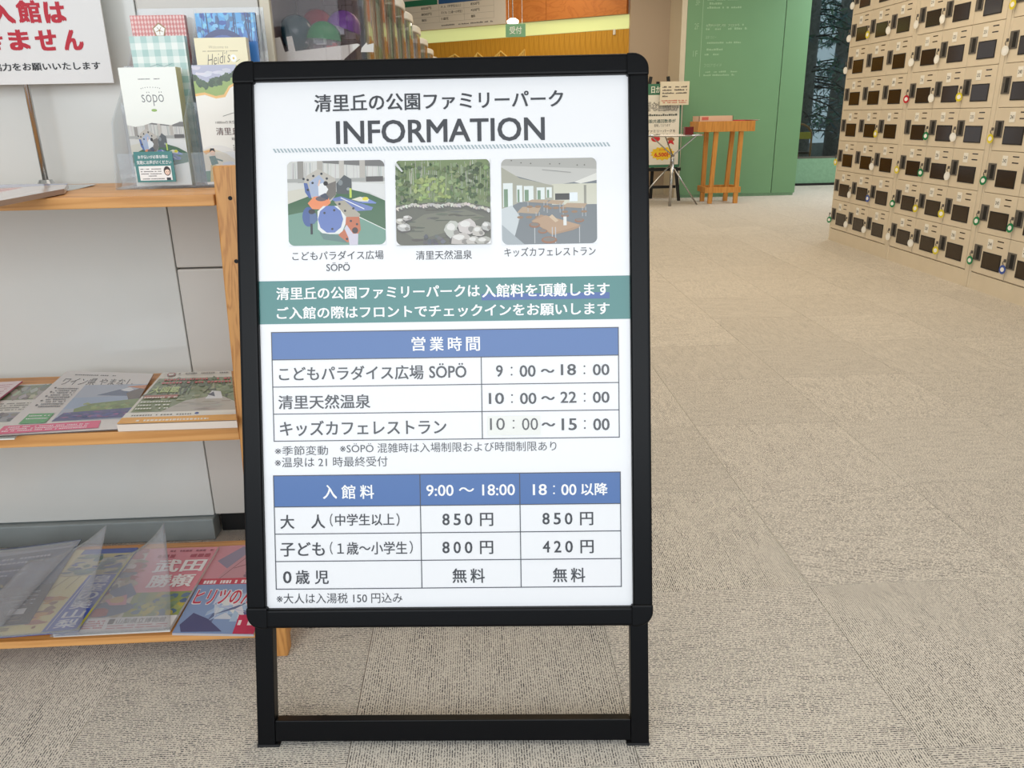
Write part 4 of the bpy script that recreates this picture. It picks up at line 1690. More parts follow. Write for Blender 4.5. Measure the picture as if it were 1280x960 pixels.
def p_cream(b, P):
    P.win = (0, 0, 100, 240)
    P.rc(0, 0, 100, 240, (240, 228, 188))
    ptext(b, P, 'Welcome to', 26, 12.5, 64, 17, (150, 136, 100), -0.01)
    prows(P, 14, 82, 22, 22, 1, 1.8, (160, 146, 110))
    # handwritten name, one sloping line
    P.n += 1
    vs, fs, ax, bx_, ay, by = glyphs("Heidi's", -0.012)
    b.mesh([P.f(20 + (x - ax) / (bx_ - ax) * 44 + (y - ay) * 5, 45 - (y - ay) / (by - ay) * 19 - (x - ax) / (bx_ - ax) * 6) for x, y, _ in vs], fs, (70, 60, 50))
    P.l(14, 47, 34, 43, 0.9, (70, 60, 50))
    for k in range(8):
        an = 2 * math.pi * k / 8
        P.e(72 + 4 * math.cos(an), 33 - 4 * math.sin(an), 2.4, 2.4, (250, 250, 246), 8)
    P.e(72, 33, 2, 2, (230, 190, 60), 8)
    P.l(76, 39, 84, 35, 0.8, (110, 130, 80))
    P.rc(54, 60, 90, 62.5, (90, 100, 60))


def p_park(b, P):
    P.win = (0, 0, 84, 190)
    P.rc(0, 0, 110, 190, (246, 242, 232))
    P.p([(0, 48), (16, 46), (34, 52), (50, 50), (60, 36), (72, 30), (78, 12), (76, 0), (0, 0)], (240, 190, 110))
    P.p([(0, 44), (16, 42), (34, 48), (48, 46), (58, 33), (70, 27), (76, 10), (75, 0), (0, 0)], (150, 176, 90))
    P.p([(0, 24), (12, 24), (30, 28), (56, 24), (72, 6), (75, 0), (0, 0)], (182, 184, 206))
    for k in range(8):
        P.b(random.uniform(8, 60), random.uniform(4, 16), 9, 3, jit((214, 214, 226), 8))
    for k in range(50):
        x = random.uniform(0, 74)
        y = 26 + 6 * math.sin(x * 0.1) * 0.4 - (max(0, x - 44) * 0.5) - max(0, 14 - x) * 0.8
        P.b(x, y + random.uniform(-2, 5), 4, 4, jit((60, 86, 52), 12))
    P.e(96, 42, 20, 24, (96, 130, 80), 22)
    for k in range(20):
        P.b(96 + random.uniform(-12, 12), 42 + random.uniform(-16, 14), 4, 4, jit((90, 122, 70), 20))
    P.p([(80, 46), (112, 44), (112, 56), (84, 56)], (140, 140, 110))
    P.l(42, 80, 60, 75, 0.8, (120, 120, 110))
    P.l(60, 75, 84, 80, 0.8, (120, 120, 110))
    ptext(b, P, '1000mの天空リゾートパーク', 28, 87, 104, 92, (100, 84, 74), 0.0)
    ptext(b, P, '清里丘の公園', 27, 98, 106, 110, (110, 80, 72), 0.01)
    ptext(b, P, '総合案内', 52, 114, 76, 118.5, (90, 80, 76), 0.0)
    for k in range(4):
        for q in range(5):
            P.rc(53 + k * 8, 126 + q * 3.6, 54.6 + k * 8, 128.4 + q * 3.6, (150, 146, 140))
    P.e(24, 160, 44, 34, (236, 232, 226), 26)
    P.p([(0, 134), (14, 130), (40, 140), (62, 156), (68, 172), (0, 166)], (226, 214, 190))
    P.p([(0, 136), (20, 131), (20, 134), (4, 141)], (226, 168, 100))
    P.b(44, 160, 14, 7, (210, 210, 216))
    P.p([(28, 170), (70, 166), (66, 180), (28, 182)], (92, 120, 190))
    P.p([(0, 168), (28, 166), (30, 186), (0, 186)], (70, 120, 86))
    P.b(60, 164, 8, 4, (200, 60, 60))
    P.p([(10, 158), (20, 158), (16, 186), (6, 186)], (206, 176, 90))
    P.p([(9, 144), (20, 143), (24, 156), (12, 159)], (40, 92, 70))
    P.l(20, 148, 32, 152, 2.6, (40, 92, 70))
    P.e(16, 138, 4.6, 5.4, (230, 190, 160))
    P.p([(11, 137), (13, 131), (19, 131), (21, 137), (16, 134)], (40, 32, 30))
    P.e(100, 152, 13, 18, (84, 120, 72), 20)


leaflet('red lattice leaflet with a flower crest, rear left of the holder', 162, 230, 19, 1.60, 0.012, (206, 112, 108), (150, 70, 70), p_red)
leaflet('blue forest photo leaflet at the rear right of the holder', 243, 318, 16, 1.60, 0.010, (70, 130, 200), (60, 80, 120), p_blue)
leaflet('pale green gingham leaflet in the middle of the left column', 161, 230, 45, 1.555, 0.014, (230, 238, 232), (190, 210, 200), p_gingham)
leaflet('cream leaflet with handwritten lettering in the right column', 242, 307, 47, 1.555, 0.018, (240, 228, 188), (222, 206, 166), p_cream)
leaflet('white leaflet with a play area photo, front left of the holder', 147, 219, 84, 1.502, 0.026, (244, 246, 238), (206, 204, 160), p_sopo)
leaflet('white park leaflet with small landscape pictures, front right of the holder', 239, 302, 81, 1.502, 0.020, (246, 242, 232), (226, 220, 206), p_park)

# small green help label on the holder
c, e = at(1, 1.4795, 166, 190), at(1, 1.4795, 220, 227)
b = MB()
b.box(c.x, e.x, 1.4805, 1.4822, e.z, c.z, (70, 134, 132))
fnn = lambda s, t, h: Vector((c.x + (e.x - c.x) * s, 1.4805 - h, e.z + (c.z - e.z) * t))
P = Pic(b, fnn, 0, 1, 0, 1, 0.0002)
P.win = (0, 0, 100, 70)
ptext(b, P, 'お手伝いが必要な際は', 10, 8, 88, 16, WH, 0.015)
ptext(b, P, '気軽にお声がけください', 5, 20, 95, 29, WH, 0.015)
P.rc(8, 33, 92, 66, (248, 248, 246))
prows(P, 12, 66, 41, 52, 3, 2.6, (60, 60, 60))
prows(P, 26, 52, 57, 57, 1, 2.6, (60, 60, 60))
prows(P, 12, 72, 63.5, 63.5, 1, 2.6, (60, 60, 60))
P.p([(72, 66), (74, 56), (82, 53), (92, 56), (92, 66)], (250, 250, 250))
P.rc(77, 60, 88, 66, (50, 52, 60))
P.e(81, 45, 9, 11, (58, 40, 38))
P.e(81, 47, 6.4, 7, (246, 216, 196))
P.p([(73, 44), (76, 37), (87, 37), (89, 44), (82, 41)], (58, 40, 38))
P.e(79, 47, 0.9, 1, (40, 30, 30), 8)
P.e(84, 47, 0.9, 1, (40, 30, 30), 8)
P.l(79, 51, 83, 51, 0.8, (200, 80, 80))
hl = b.build('help_label', 'print_gloss', holder, label='green label with white help text')

# --- middle shelf
ZM = 0.442
MG = 'flyers on the middle shelf'
fn = sheet((-70, 552, ZM + .003), (18, 548, ZM + .003), (78, 479, ZM + .003), (0, 482, ZM + .003))
b = MB()
slab(b, fn, 0.002, (232, 230, 222))
P = Pic(b, fn, 0, 1, 0, 1, 0.0002)
P.rc(0.1, 0.02, 0.95, 0.32, (120, 134, 100))
for k in range(40):
    P.b(random.uniform(0.1, 0.95), random.uniform(0.03, 0.3), 0.05, 0.05, jit((150, 152, 140), 40))
prows(P, 0.1, 0.95, 0.4, 0.52, 4, 0.02, (120, 120, 116))
P.rc(0.1, 0.56, 0.95, 0.72, (160, 162, 168))
for k in range(20):
    P.b(random.uniform(0.1, 0.95), random.uniform(0.58, 0.7), 0.06, 0.03, jit((120, 122, 130), 40))
P.rc(0.1, 0.76, 0.5, 0.84, (226, 90, 130))
b.build('flyer', 'print_gloss', label='white flyer with small grey photographs, partly under the mountain flyer', cat='flyer', group=MG)
fn = sheet((-90, 522, ZM + .008), (-14, 508, ZM + .008), (28, 476, ZM + .010), (-40, 480, ZM + .009))
b = MB()
slab(b, fn, 0.0035, (238, 216, 220), (200, 90, 120))
P = Pic(b, fn, 0, 1, 0, 1, 0.0002)
prows(P, 0.1, 0.9, 0.15, 0.85, 9, 0.03, (200, 120, 140))
b.build('flyer', 'print_gloss', label='pale pink flyer at the left edge of the middle shelf', cat='flyer', group=MG)

fn = sheet((-8, 545, ZM + .009), (153, 536, ZM + .009), (192, 467, ZM + .009), (84, 463.5, ZM + .009))
b = MB()
slab(b, fn, 0.0022, (228, 224, 222), (90, 80, 78))
P = Pic(b, fn, 0, 1, 0, 1, 0.0003)
P.win = (0, 0, 100, 100)
ptext(b, P, 'ワイン県 やまなし', 8, 13, 84, 26, (60, 60, 66), 0.0)
prows(P, 14, 60, 8, 8, 1, 2.2, (120, 120, 120))
P.p([(36, 84), (36, 26), (101, 22), (101, 84)][::-1], (176, 186, 206))
P.p([(36, 48), (100, 44), (100, 62), (36, 66)][::-1], (160, 180, 210))
P.p([(56, 44), (74, 34), (84, 30), (100, 40), (100, 46)][::-1], (88, 104, 140))
P.p([(76, 34), (84, 29), (90, 34), (86, 37), (80, 36)][::-1], (228, 232, 240))
P.p([(84, 40), (100, 26), (100, 52), (90, 52)][::-1], (92, 74, 66))
P.p([(80, 28), (100, 24), (100, 32)][::-1], (214, 130, 70))
P.p([(46, 66), (58, 58), (100, 50), (100, 70), (48, 72)][::-1], (120, 142, 76))
for k in range(26):
    P.b(random.uniform(52, 98), random.uniform(58, 69), 3, 2, jit((130, 150, 80), 24))
P.p([(36, 84), (40, 72), (100, 66), (100, 82)][::-1], (70, 70, 130))
for k in range(40):
    P.b(random.uniform(40, 98), random.uniform(72, 81), 3, 1.2, jit(random.choice([(96, 80, 150), (60, 74, 150), (140, 80, 140)]), 18))
for k in range(5):
    P.e(8, 31 + k * 7, 1.2, 1.2, (60, 60, 60), 6)
prows(P, 11, 32, 33, 62, 9, 1.8, (90, 90, 96))
P.p([(10, 86), (10, 72), (32, 72), (32, 86)][::-1], (80, 170, 100))
prows(P, 12, 30, 76, 80, 2, 1.6, WH)
P.p([(0, 99), (0, 88), (22, 88), (78, 86), (80, 97)][::-1], (232, 90, 134))
prows(P, 3, 70, 91, 96, 3, 1.7, (250, 220, 230))
b.build('flyer', 'print_gloss', label='landscape flyer with snowy mountain and lavender, one corner curling up', cat='flyer', group=MG)

fn = sheet((146, 531, ZM + .022), (296, 526, ZM + .022), (289, 463.5, ZM + .022), (203, 466, ZM + .022))
b = MB()
slab(b, fn, 0.0125, (222, 218, 206), (232, 216, 202))
P = Pic(b, fn, 0, 1, 0, 1, 0.0003)
P.win = (0, 0, 100, 100)
P.rc(3, 14, 100, 80, (120, 134, 92))
for k in range(130):
    P.b(random.uniform(4, 99), random.uniform(15, 60), random.uniform(1.5, 5), random.uniform(1.5, 4), jit(random.choice([(96, 118, 66), (134, 146, 100), (74, 92, 56), (150, 156, 120)]), 16))
for k in range(14):
    x = random.uniform(20, 90)
    P.l(x, 16, x + random.uniform(-14, 14), 50, 0.5, (70, 60, 50))
P.p([(30, 82), (50, 62), (84, 52), (100, 66), (100, 82)][::-1], (184, 178, 168))
for k in range(24):
    P.b(random.uniform(46, 98), random.uniform(64, 80), 7, 1.4, jit((172, 166, 158), 14))
P.p([(70, 60), (76, 44), (86, 46), (88, 60)][::-1], (226, 228, 232))
P.p([(72, 52), (78, 46), (80, 56)][::-1], (54, 62, 90))
ptext(b, P, '大図鑑', 6, 33, 38, 45, (206, 226, 150), 0.02)
P.e(16, 6, 6, 4, (150, 60, 60), 14)
P.e(16, 6, 4, 2.6, (222, 218, 206), 14)
prows(P, 26, 96, 6, 6, 1, 3, (110, 100, 90))
prows(P, 12, 98, 20, 27, 2, 4.5, (196, 70, 66))
P.rc(4, 50, 40, 56, (170, 92, 70))
prows(P, 5, 40, 56, 56, 1, 3, (240, 226, 210))
prows(P, 5, 36, 64, 76, 3, 2.8, (238, 240, 226))
P.rc(0, 82, 100, 90, (238, 236, 228))
prows(P, 4, 60, 88, 88, 1, 2.6, (80, 80, 76))
P.e(65, 86, 2, 2, (40, 70, 150), 10)
P.rc(0, 90, 100, 100, (240, 172, 64))
prows(P, 12, 76, 97, 97, 1, 3.2, (250, 240, 220))
b.build('magazine', 'print_gloss', label='thick green nature magazine with an orange bottom band beside the rack post', cat='magazine')

# --- bottom shelf
ZB = 0.052
BG = 'magazines on the bottom shelf'
fn = sheet((215, 791.5, ZB + .005), (317, 793, ZB + .005), (352, 679, ZB + .005), (274, 683, ZB + .005))
b = MB()
slab(b, fn, 0.0045, (216, 200, 214), (190, 186, 190))
P = Pic(b, fn, 0, 1, 0, 1, 0.0003)
P.win = (0, 0, 100, 100)
P.rc(0, 0, 100, 46, (216, 148, 160))
P.p([(20, 46), (44, 8), (60, 2), (100, 6), (100, 46)][::-1], (204, 150, 160))
P.p([(10, 20), (40, 2), (60, 4), (30, 30)][::-1], (150, 140, 164))
P.l(24, 44, 60, 10, 0.8, (140, 96, 110))
P.l(60, 10, 96, 34, 0.8, (140, 96, 110))
P.l(40, 30, 90, 18, 0.8, (140, 96, 110))
for k in range(8):
    P.b(random.uniform(60, 96), random.uniform(26, 42), 6, 3, jit((150, 120, 134), 20))
P.rc(0, 42, 100, 49, (206, 70, 90))
prows(P, 6, 96, 48, 48, 1, 4.6, (250, 238, 240))
P.rc(0, 49, 100, 100, (140, 164, 206))
for k in range(40):
    an = random.uniform(0, 6.28)
    P.p([(60 + random.uniform(-30, 30), 70 + random.uniform(-16, 20)) for _ in range(3)], jit(random.choice([(214, 224, 240), (170, 196, 226), (96, 104, 150), (236, 240, 246), (180, 206, 230)]), 12))
P.p([(4, 92), (14, 80), (36, 86), (60, 98), (10, 99)][::-1], (84, 86, 130))
ptext(b, P, 'ヒリツのん', 4, 54, 86, 72, (246, 240, 244), 0.06)
ptext(b, P, 'ヒリツのん', 5, 55, 85, 71, (206, 52, 84), 0.02)
P.rc(74, 82, 100, 100, (206, 52, 92))
prows(P, 76, 98, 92, 92, 1, 6, (250, 236, 240))
b.build('magazine', 'print_gloss', label='pink and blue illustrated magazine, rightmost on the bottom shelf', cat='magazine', group=BG)

fn = sheet((66, 793, ZB + .012), (212, 786, ZB + .012), (273, 683.5, ZB + .012), (122, 688, ZB + .012))
b = MB()
slab(b, fn, 0.0065, (236, 232, 230), (226, 222, 216))
P = Pic(b, fn, 0, 1, 0, 1, 0.0003)
P.win = (0, 0, 100, 100)
P.rc(0, 0, 100, 86, (222, 214, 200))
P.rc(44, 0, 100, 58, (226, 140, 154))
P.rc(52, 58, 100, 86, (150, 166, 96))
for k in range(50):
    P.b(random.uniform(54, 100), random.uniform(60, 85), 4, 3, jit(random.choice([(160, 170, 100), (200, 190, 90), (120, 146, 110), (90, 120, 150)]), 16))
for k in range(90):
    P.b(random.uniform(0, 46), random.uniform(2, 84), random.uniform(2, 8), random.uniform(2, 6), jit(random.choice([(196, 184, 160), (150, 100, 90), (170, 60, 64), (100, 104, 120), (210, 200, 186), (160, 150, 120)]), 16))
P.b(36, 76, 20, 9, (84, 106, 140), 12, 0.15)
P.b(30, 80, 9, 5, (170, 60, 64), 10, 0.15)
P.p([(28, 56), (44, 46), (54, 60), (44, 68)][::-1], (86, 110, 150))
P.p([(30, 66), (46, 60), (50, 72), (36, 72)][::-1], (226, 150, 160))
P.b(40, 66, 6, 4, (214, 180, 120), 10, 0.15)
prows(P, 62, 98, 6, 6, 1, 2.6, (150, 60, 80))
prows(P, 54, 98, 14, 14, 1, 5, (170, 50, 74))
ptext(b, P, '武田', 56, 17, 98, 34, (250, 246, 246), 0.03)
ptext(b, P, '勝頼', 58, 37, 96, 53, (250, 246, 246), 0.03)
P.rc(0, 86, 100, 100, (240, 238, 238))
ptext(b, P, '山梨県立博物館', 50, 87.5, 92, 93, (50, 50, 60), 0.01)
P.rc(43, 87.5, 48, 93, (60, 50, 60))
prows(P, 4, 40, 90, 97, 4, 1.8, (200, 90, 110))
prows(P, 44, 96, 95.5, 98, 2, 1.5, (200, 120, 130))
b.build('magazine', 'print_gloss', label='pink history magazine with white kanji lettering, second from the right on the bottom shelf', cat='magazine', group=BG)

fn = sheet((-60, 800, ZB + .017), (98, 787.5, ZB + .017), (173, 684.5, ZB + .017), (62, 689, ZB + .017))
b = MB()
slab(b, fn, 0.0045, (232, 220, 150), (54, 74, 150))
P = Pic(b, fn, 0, 1, 0, 1, 0.0003)
P.win = (0, 0, 100, 100)
P.rc(0, 0, 100, 100, (236, 224, 156))
P.rc(40, 0, 100, 7, (60, 84, 170))
P.rc(40, 7, 100, 36, (196, 190, 150))
for k in range(50):
    P.b(random.uniform(42, 99), random.uniform(9, 34), random.uniform(3, 9), random.uniform(1.2, 2.6), jit(random.choice([(96, 130, 110), (60, 84, 150), (206, 196, 150), (90, 120, 130)]), 14))
for k in range(44):
    P.b(random.uniform(4, 62), random.uniform(56, 90), random.uniform(3, 9), random.uniform(1.2, 3), jit(random.choice([(226, 172, 80), (206, 150, 60), (240, 210, 130), (150, 110, 80), (190, 120, 100)]), 12))
P.l(44, 36, 60, 36, 0.8, (150, 140, 90))
P.l(44, 52, 52, 36, 1.2, (170, 160, 100))
P.l(58, 52, 62, 36, 1.2, (170, 160, 100))
P.rc(70, 36, 100, 100, (56, 88, 186))
P.rc(98, 7, 100, 100, (196, 190, 60))
P.l(73, 38, 73, 98, 0.7, (226, 230, 240))
for k, ch in enumerate('皇室の美山梨'):
    y = 37 + k * 10.2
    ptext(b, P, ch, 77, y, 95, y + 9, (244, 246, 250), 0.02)
prows(P, 4, 40, 94, 96, 2, 1.6, (120, 110, 90))
P.e(60, 94, 1.6, 1.6, (150, 100, 70), 10)
b.build('magazine', 'print_gloss', label='yellow and blue art book with white vertical lettering on the bottom shelf', cat='magazine', group=BG)

fn = sheet((-150, 797, ZB + .020), (36, 779, ZB + .020), (102, 674, ZB + .020), (-60, 694, ZB + .020))
b = MB()
slab(b, fn, 0.0015, (60, 66, 84), (40, 44, 54))
P = Pic(b, fn, 0, 1, 0, 1, 0.0003)
P.win = (0, 0, 100, 100)
P.p([(0, 66), (0, 0), (100, 0), (100, 60)][::-1], (62, 76, 110))
P.p([(0, 14), (0, 4), (100, 1), (100, 10)][::-1], (150, 160, 180))
for k in range(160):
    P.e(random.uniform(20, 99), random.uniform(8, 60), 0.35, 0.35, jit((190, 196, 212), 30), 4)
for k in range(16):
    P.b(random.uniform(40, 98), random.uniform(16, 44), 9, 3, jit((84, 100, 140), 12))
P.p([(0, 100), (0, 62), (50, 60), (100, 57), (100, 100)][::-1], (26, 26, 28))
prows(P, 46, 84, 20, 26, 2, 3, (206, 210, 222))
prows(P, 34, 70, 36, 42, 2, 2.6, (190, 196, 210))
prows(P, 26, 64, 54, 56, 2, 1.8, (220, 200, 110))
prows(P, 30, 94, 66, 80, 4, 1.8, (190, 190, 194))
P.rc(80, 84, 92, 90, (240, 240, 240))
prows(P, 80, 92, 94, 97, 2, 1.4, (150, 130, 110))
b.build('poster_sheet', 'print_gloss', label='dark blue starry sky poster with a black foot on the bottom shelf', cat='poster', group=BG)


def sleeve(label, FL, FR, BR, BL, tip, power=3.0):
    """clear film sleeve; its far right corner curls up towards tip (pixel, depth)"""
    f0 = sheet(FL, FR, BR, BL)
    tp = at(1, tip[2], tip[0], tip[1])
    base = f0(1, 1, 0)
    dl = tp - base
    n = 14
    vs, fs = [], []
    for j in range(n + 1):
        for i in range(n + 1):
            s, t = i / n, j / n
            k = (s ** 2.2) * (t ** power)
            p = f0(s, t, 0) + dl * k
            vs.append(p)
    for j in range(n):
        for i in range(n):
            a = j * (n + 1) + i
            fs.append([a, a + 1, a + n + 2, a + n + 1])
    b = MB()
    b.mesh(vs, fs)
    m_ = b.build('clear_sleeve', 'film', label=label, cat='plastic sleeve', group='clear sleeves on the bottom shelf', smooth=True)
    so = m_.modifiers.new('thickness', 'SOLIDIFY')
    so.thickness = 0.0004
    return m_


sleeve('clear film sleeve over the art book, its corner curling up', (-60, 802, ZB + .020), (99, 789, ZB + .020), (128, 698, ZB + .030), (36, 700, ZB + .055), (134, 655, 1.49))
sleeve('clear film sleeve over the pink history magazine, its tall corner curling up', (62, 796, ZB + .016), (213, 788, ZB + .016), (214, 700, ZB + .022), (130, 696, ZB + .022), (205, 653, 1.47))
sleeve('clear film sleeve over the starry sky poster at the left', (-150, 795, ZB + .026), (2, 783, ZB + .026), (88, 688, ZB + .052), (-60, 690, ZB + .030), (100, 676, 1.50))

# ------------------------------------------------------------------ far corner: easel, folding stand, wooden stand
ez = empty('easel', (2.1, 9.15, 0), 'black wooden easel standing before the beige wall beside the green wall', 'easel')
for nm, p0, p1 in (('leg', (1.75, 9.08, 0.0), (1.96, 9.19, 1.33)), ('leg', (2.305, 9.08, 0.0), (2.15, 9.19, 1.33)), ('leg', (2.05, 9.40, 0.0), (2.05, 9.23, 1.28))):
    b = MB()
    b.bar(p0, p1, 0.035, 0.025)
    b.build(nm, 'black_matt', ez, bevel=0.004)
b = MB()
b.box(1.72, 2.32, 9.105, 9.135, 0.33, 0.365)
b.box(1.80, 2.27, 9.11, 9.13, 0.14, 0.17)
b.build('rail', 'black_matt', ez)
eb = empty('ticket_poster', (2.0, 9.10, 0.37), 'white poster with green border and yellow starburst on the easel', 'poster')
b = MB()
EO = Vector((1.66, 9.088, 0.372))
EU = Vector((0, 0.075, 1)).normalized()
EA = Vector((1, 0, 0))
EN = EA.cross(EU)
b.obox(EO, EA, EU, EN, 0, 0.64, 0, 0.885, -0.010, 0, (60, 120, 92))
ef = lambda a, z, h: EO + EA * a + EU * z + EN * h
rect(b, ef, 0.02, 0.62, 0.03, 0.77, 0.001, (236, 232, 220))
text(b, '日から', ef, 0.30, 0.46, 0.79, 0.86, 0.002, (236, 240, 226), 0.03)
text(b, 'お得な回数券', ef, 0.16, 0.61, 0.60, 0.70, 0.002, (44, 44, 44), 0.05)
text(b, 'お得な回数券', ef, 0.165, 0.605, 0.605, 0.695, 0.003, (236, 232, 220), 0.0)
text(b, '施設共通回数券が', ef, 0.24, 0.58, 0.475, 0.515, 0.002, (60, 90, 84), 0.02)
text(b, '登場しております', ef, 0.34, 0.52, 0.435, 0.465, 0.002, (60, 60, 60), 0.0)
dashes(b, ef, 0.14, 0.60, 0.55, 0.026, 0.002, (70, 80, 76))
text(b, 'ファミリーパークを', ef, 0.26, 0.58, 0.375, 0.405, 0.002, (60, 60, 60), 0.01)
text(b, '楽しもう！', ef, 0.36, 0.52, 0.33, 0.362, 0.002, (60, 60, 60), 0.01)
poly(b, ef, [(0.44 + (0.14 if k % 2 else 0.118) * math.cos(math.pi * k / 14), 0.15 + (0.078 if k % 2 else 0.062) * math.sin(math.pi * k / 14)) for k in range(28)], 0.002, (246, 206, 40))
text(b, '6,500円', ef, 0.35, 0.55, 0.11, 0.165, 0.003, (214, 50, 30), 0.03)
text(b, 'お得', ef, 0.40, 0.48, 0.18, 0.20, 0.003, (214, 50, 30), 0.0)
blob(b, ef, 0.53, 0.30, 0.045, 0.02, 0.002, (150, 110, 76))
disc(b, ef, 0.36, 0.31, 0.05, 0.034, 0.002, (206, 40, 50))
poly(b, ef, [(0.49, 0.24), (0.53, 0.26), (0.57, 0.24), (0.55, 0.29), (0.51, 0.29)], 0.003, (206, 40, 50))
b.build('board', 'print', eb)
k0, k1 = at(1, 9.06, 826, 102), at(1, 9.06, 861, 131)
b = MB()
b.box(k0.x, k1.x, 9.072, 9.076, k1.z, k0.z, (232, 222, 198))
kf = lambda a, z, h: Vector((k0.x + a, 9.072 - h, k1.z + z))
KH = k0.z - k1.z
KW = k1.x - k0.x
for q in range(4):
    dashes(b, kf, KW * 0.08, KW * (0.92 if q < 3 else 0.3), KH * (0.74 - q * 0.13), 0.018, 0.001, (90, 84, 76))
for q in range(2):
    dashes(b, kf, KW * 0.06, KW * 0.92, KH * (0.17 - q * 0.08), 0.014, 0.001, (200, 110, 90))
b.build('notice_card', 'print', label='small cream notice card clipped to the top of the easel poster', cat='card')

fs_ = empty('folding_stand', (2.08, 8.6, 0), 'silver tubular folding tripod tray stand in front of the easel', 'stand')
for nm, pts, r_ in (('leg', [(2.078, 8.56, 0.0), (2.085, 8.56, 0.46)], 0.016), ('leg', [(1.70, 8.66, 0.0), (2.07, 8.60, 0.42)], 0.008), ('leg', [(2.40, 8.66, 0.0), (2.095, 8.60, 0.42)], 0.008)):
    b = MB()
    b.tube(pts, r_, 10)
    b.build(nm, 'steel', fs_, smooth=True)
b = MB()
b.tube([(2.085, 8.57, 0.40), (2.088, 8.57, 0.53)], 0.022, 12)
b.build('hub', 'steel', fs_, smooth=True)
for p1 in ((1.86, 8.55, 0.715), (2.33, 8.55, 0.722), (2.05, 8.78, 0.715)):
    b = MB()
    b.tube([(2.088, 8.57, 0.52), p1], 0.007, 8)
    b.build('arm', 'steel', fs_)
b = MB()
rim = [(2.08 + 0.33 * math.cos(2 * math.pi * k / 24), 8.60 + 0.2 * math.sin(2 * math.pi * k / 24), 0.725) for k in range(25)]
b.tube(rim, 0.008, 8, caps=False)
b.prism([(2.08 + 0.325 * math.cos(2 * math.pi * k / 24), 8.60 + 0.195 * math.sin(2 * math.pi * k / 24), 0.720) for k in range(24)], (0, 0, 0.006))
b.build('tray_ring', 'steel', fs_)
b = MB()
b.box(2.19, 2.28, 8.50, 8.58, 0.7275, 0.81, (110, 20, 26))
b.build('box', 'plastic', label='small dark red box on the silver tray stand', cat='box', bevel=0.003)

ws = empty('wooden_stand', (2.69, 8.80, 0), 'tall narrow wooden stand with four legs before the green wall', 'stand')
for (xa, ya, xb, yb_) in ((2.555, 8.715, 2.585, 8.72), (2.832, 8.70, 2.855, 8.72), (2.545, 8.98, 2.545, 8.95), (2.80, 8.96, 2.83, 8.94)):
    b = MB()
    b.bar((xa, ya, 0), (xb, yb_, 0.748), 0.045, 0.04, up=(0, 1, 0))
    b.build('leg', 'wood_stand', ws, bevel=0.003)
b = MB()
b.box(2.49, 2.88, 8.68, 8.70, 0.115, 0.175)
b.box(2.49, 2.88, 8.985, 9.005, 0.115, 0.175)
b.box(2.49, 2.515, 8.70, 8.985, 0.115, 0.175)
b.box(2.86, 2.885, 8.70, 8.985, 0.115, 0.175)
b.build('stretcher', 'wood_stand', ws, bevel=0.002)
b = MB()
b.box(2.375, 2.985, 8.67, 8.69, 0.75, 0.855)
b.box(2.375, 2.985, 9.0, 9.02, 0.75, 0.855)
b.box(2.375, 2.395, 8.69, 9.0, 0.75, 0.855)
b.box(2.965, 2.985, 8.69, 9.0, 0.75, 0.855)
b.box(2.395, 2.965, 8.69, 9.0, 0.75, 0.83)
b.build('top_box', 'wood_stand', ws, bevel=0.003)
c, e = at(1, 8.72, 874, 146), at(1, 8.72, 916, 153)
b = MB()
zb2 = 0.8565
b.box(c.x, e.x, 8.72, 8.98, zb2, zb2 + 0.004, (236, 200, 180))
for a in ((c.x, c.x + 0.006, 8.72, 8.98), (e.x - 0.006, e.x, 8.72, 8.98), (c.x, e.x, 8.72, 8.726), (c.x, e.x, 8.974, 8.98)):
    b.box(*a, zb2 + 0.004, zb2 + 0.055, (232, 196, 172))
b.box(c.x + 0.03, c.x + 0.10, 8.717, 8.7195, zb2 + 0.015, zb2 + 0.045, (214, 110, 100))
b.build('tray', 'plastic', label='shallow peach plastic tray on the wooden stand', cat='tray')
b = MB()
b.hexa([(2.77, 8.74, 0.8565), (3.04, 8.76, 0.8565), (3.02, 8.95, 0.8565), (2.75, 8.94, 0.8565), (2.77, 8.74, 0.868), (3.04, 8.76, 0.862), (3.02, 8.95, 0.862), (2.75, 8.94, 0.868)], (196, 50, 80))
b.hexa([(2.90, 8.735, 0.8685), (3.06, 8.755, 0.8625), (3.04, 8.945, 0.8625), (2.88, 8.945, 0.8685), (2.90, 8.735, 0.870), (3.06, 8.755, 0.864), (3.04, 8.945, 0.864), (2.88, 8.945, 0.870)], (240, 236, 230))
b.build('booklet', 'print', label='crimson booklet beside the tray on the wooden stand', cat='booklet')

# ------------------------------------------------------------------ beyond the window
b = MB()
b.box(1.5, 13, 10.75, 26, -0.25, -0.05)
b.build('ground_outside', 'soil', kind='structure')


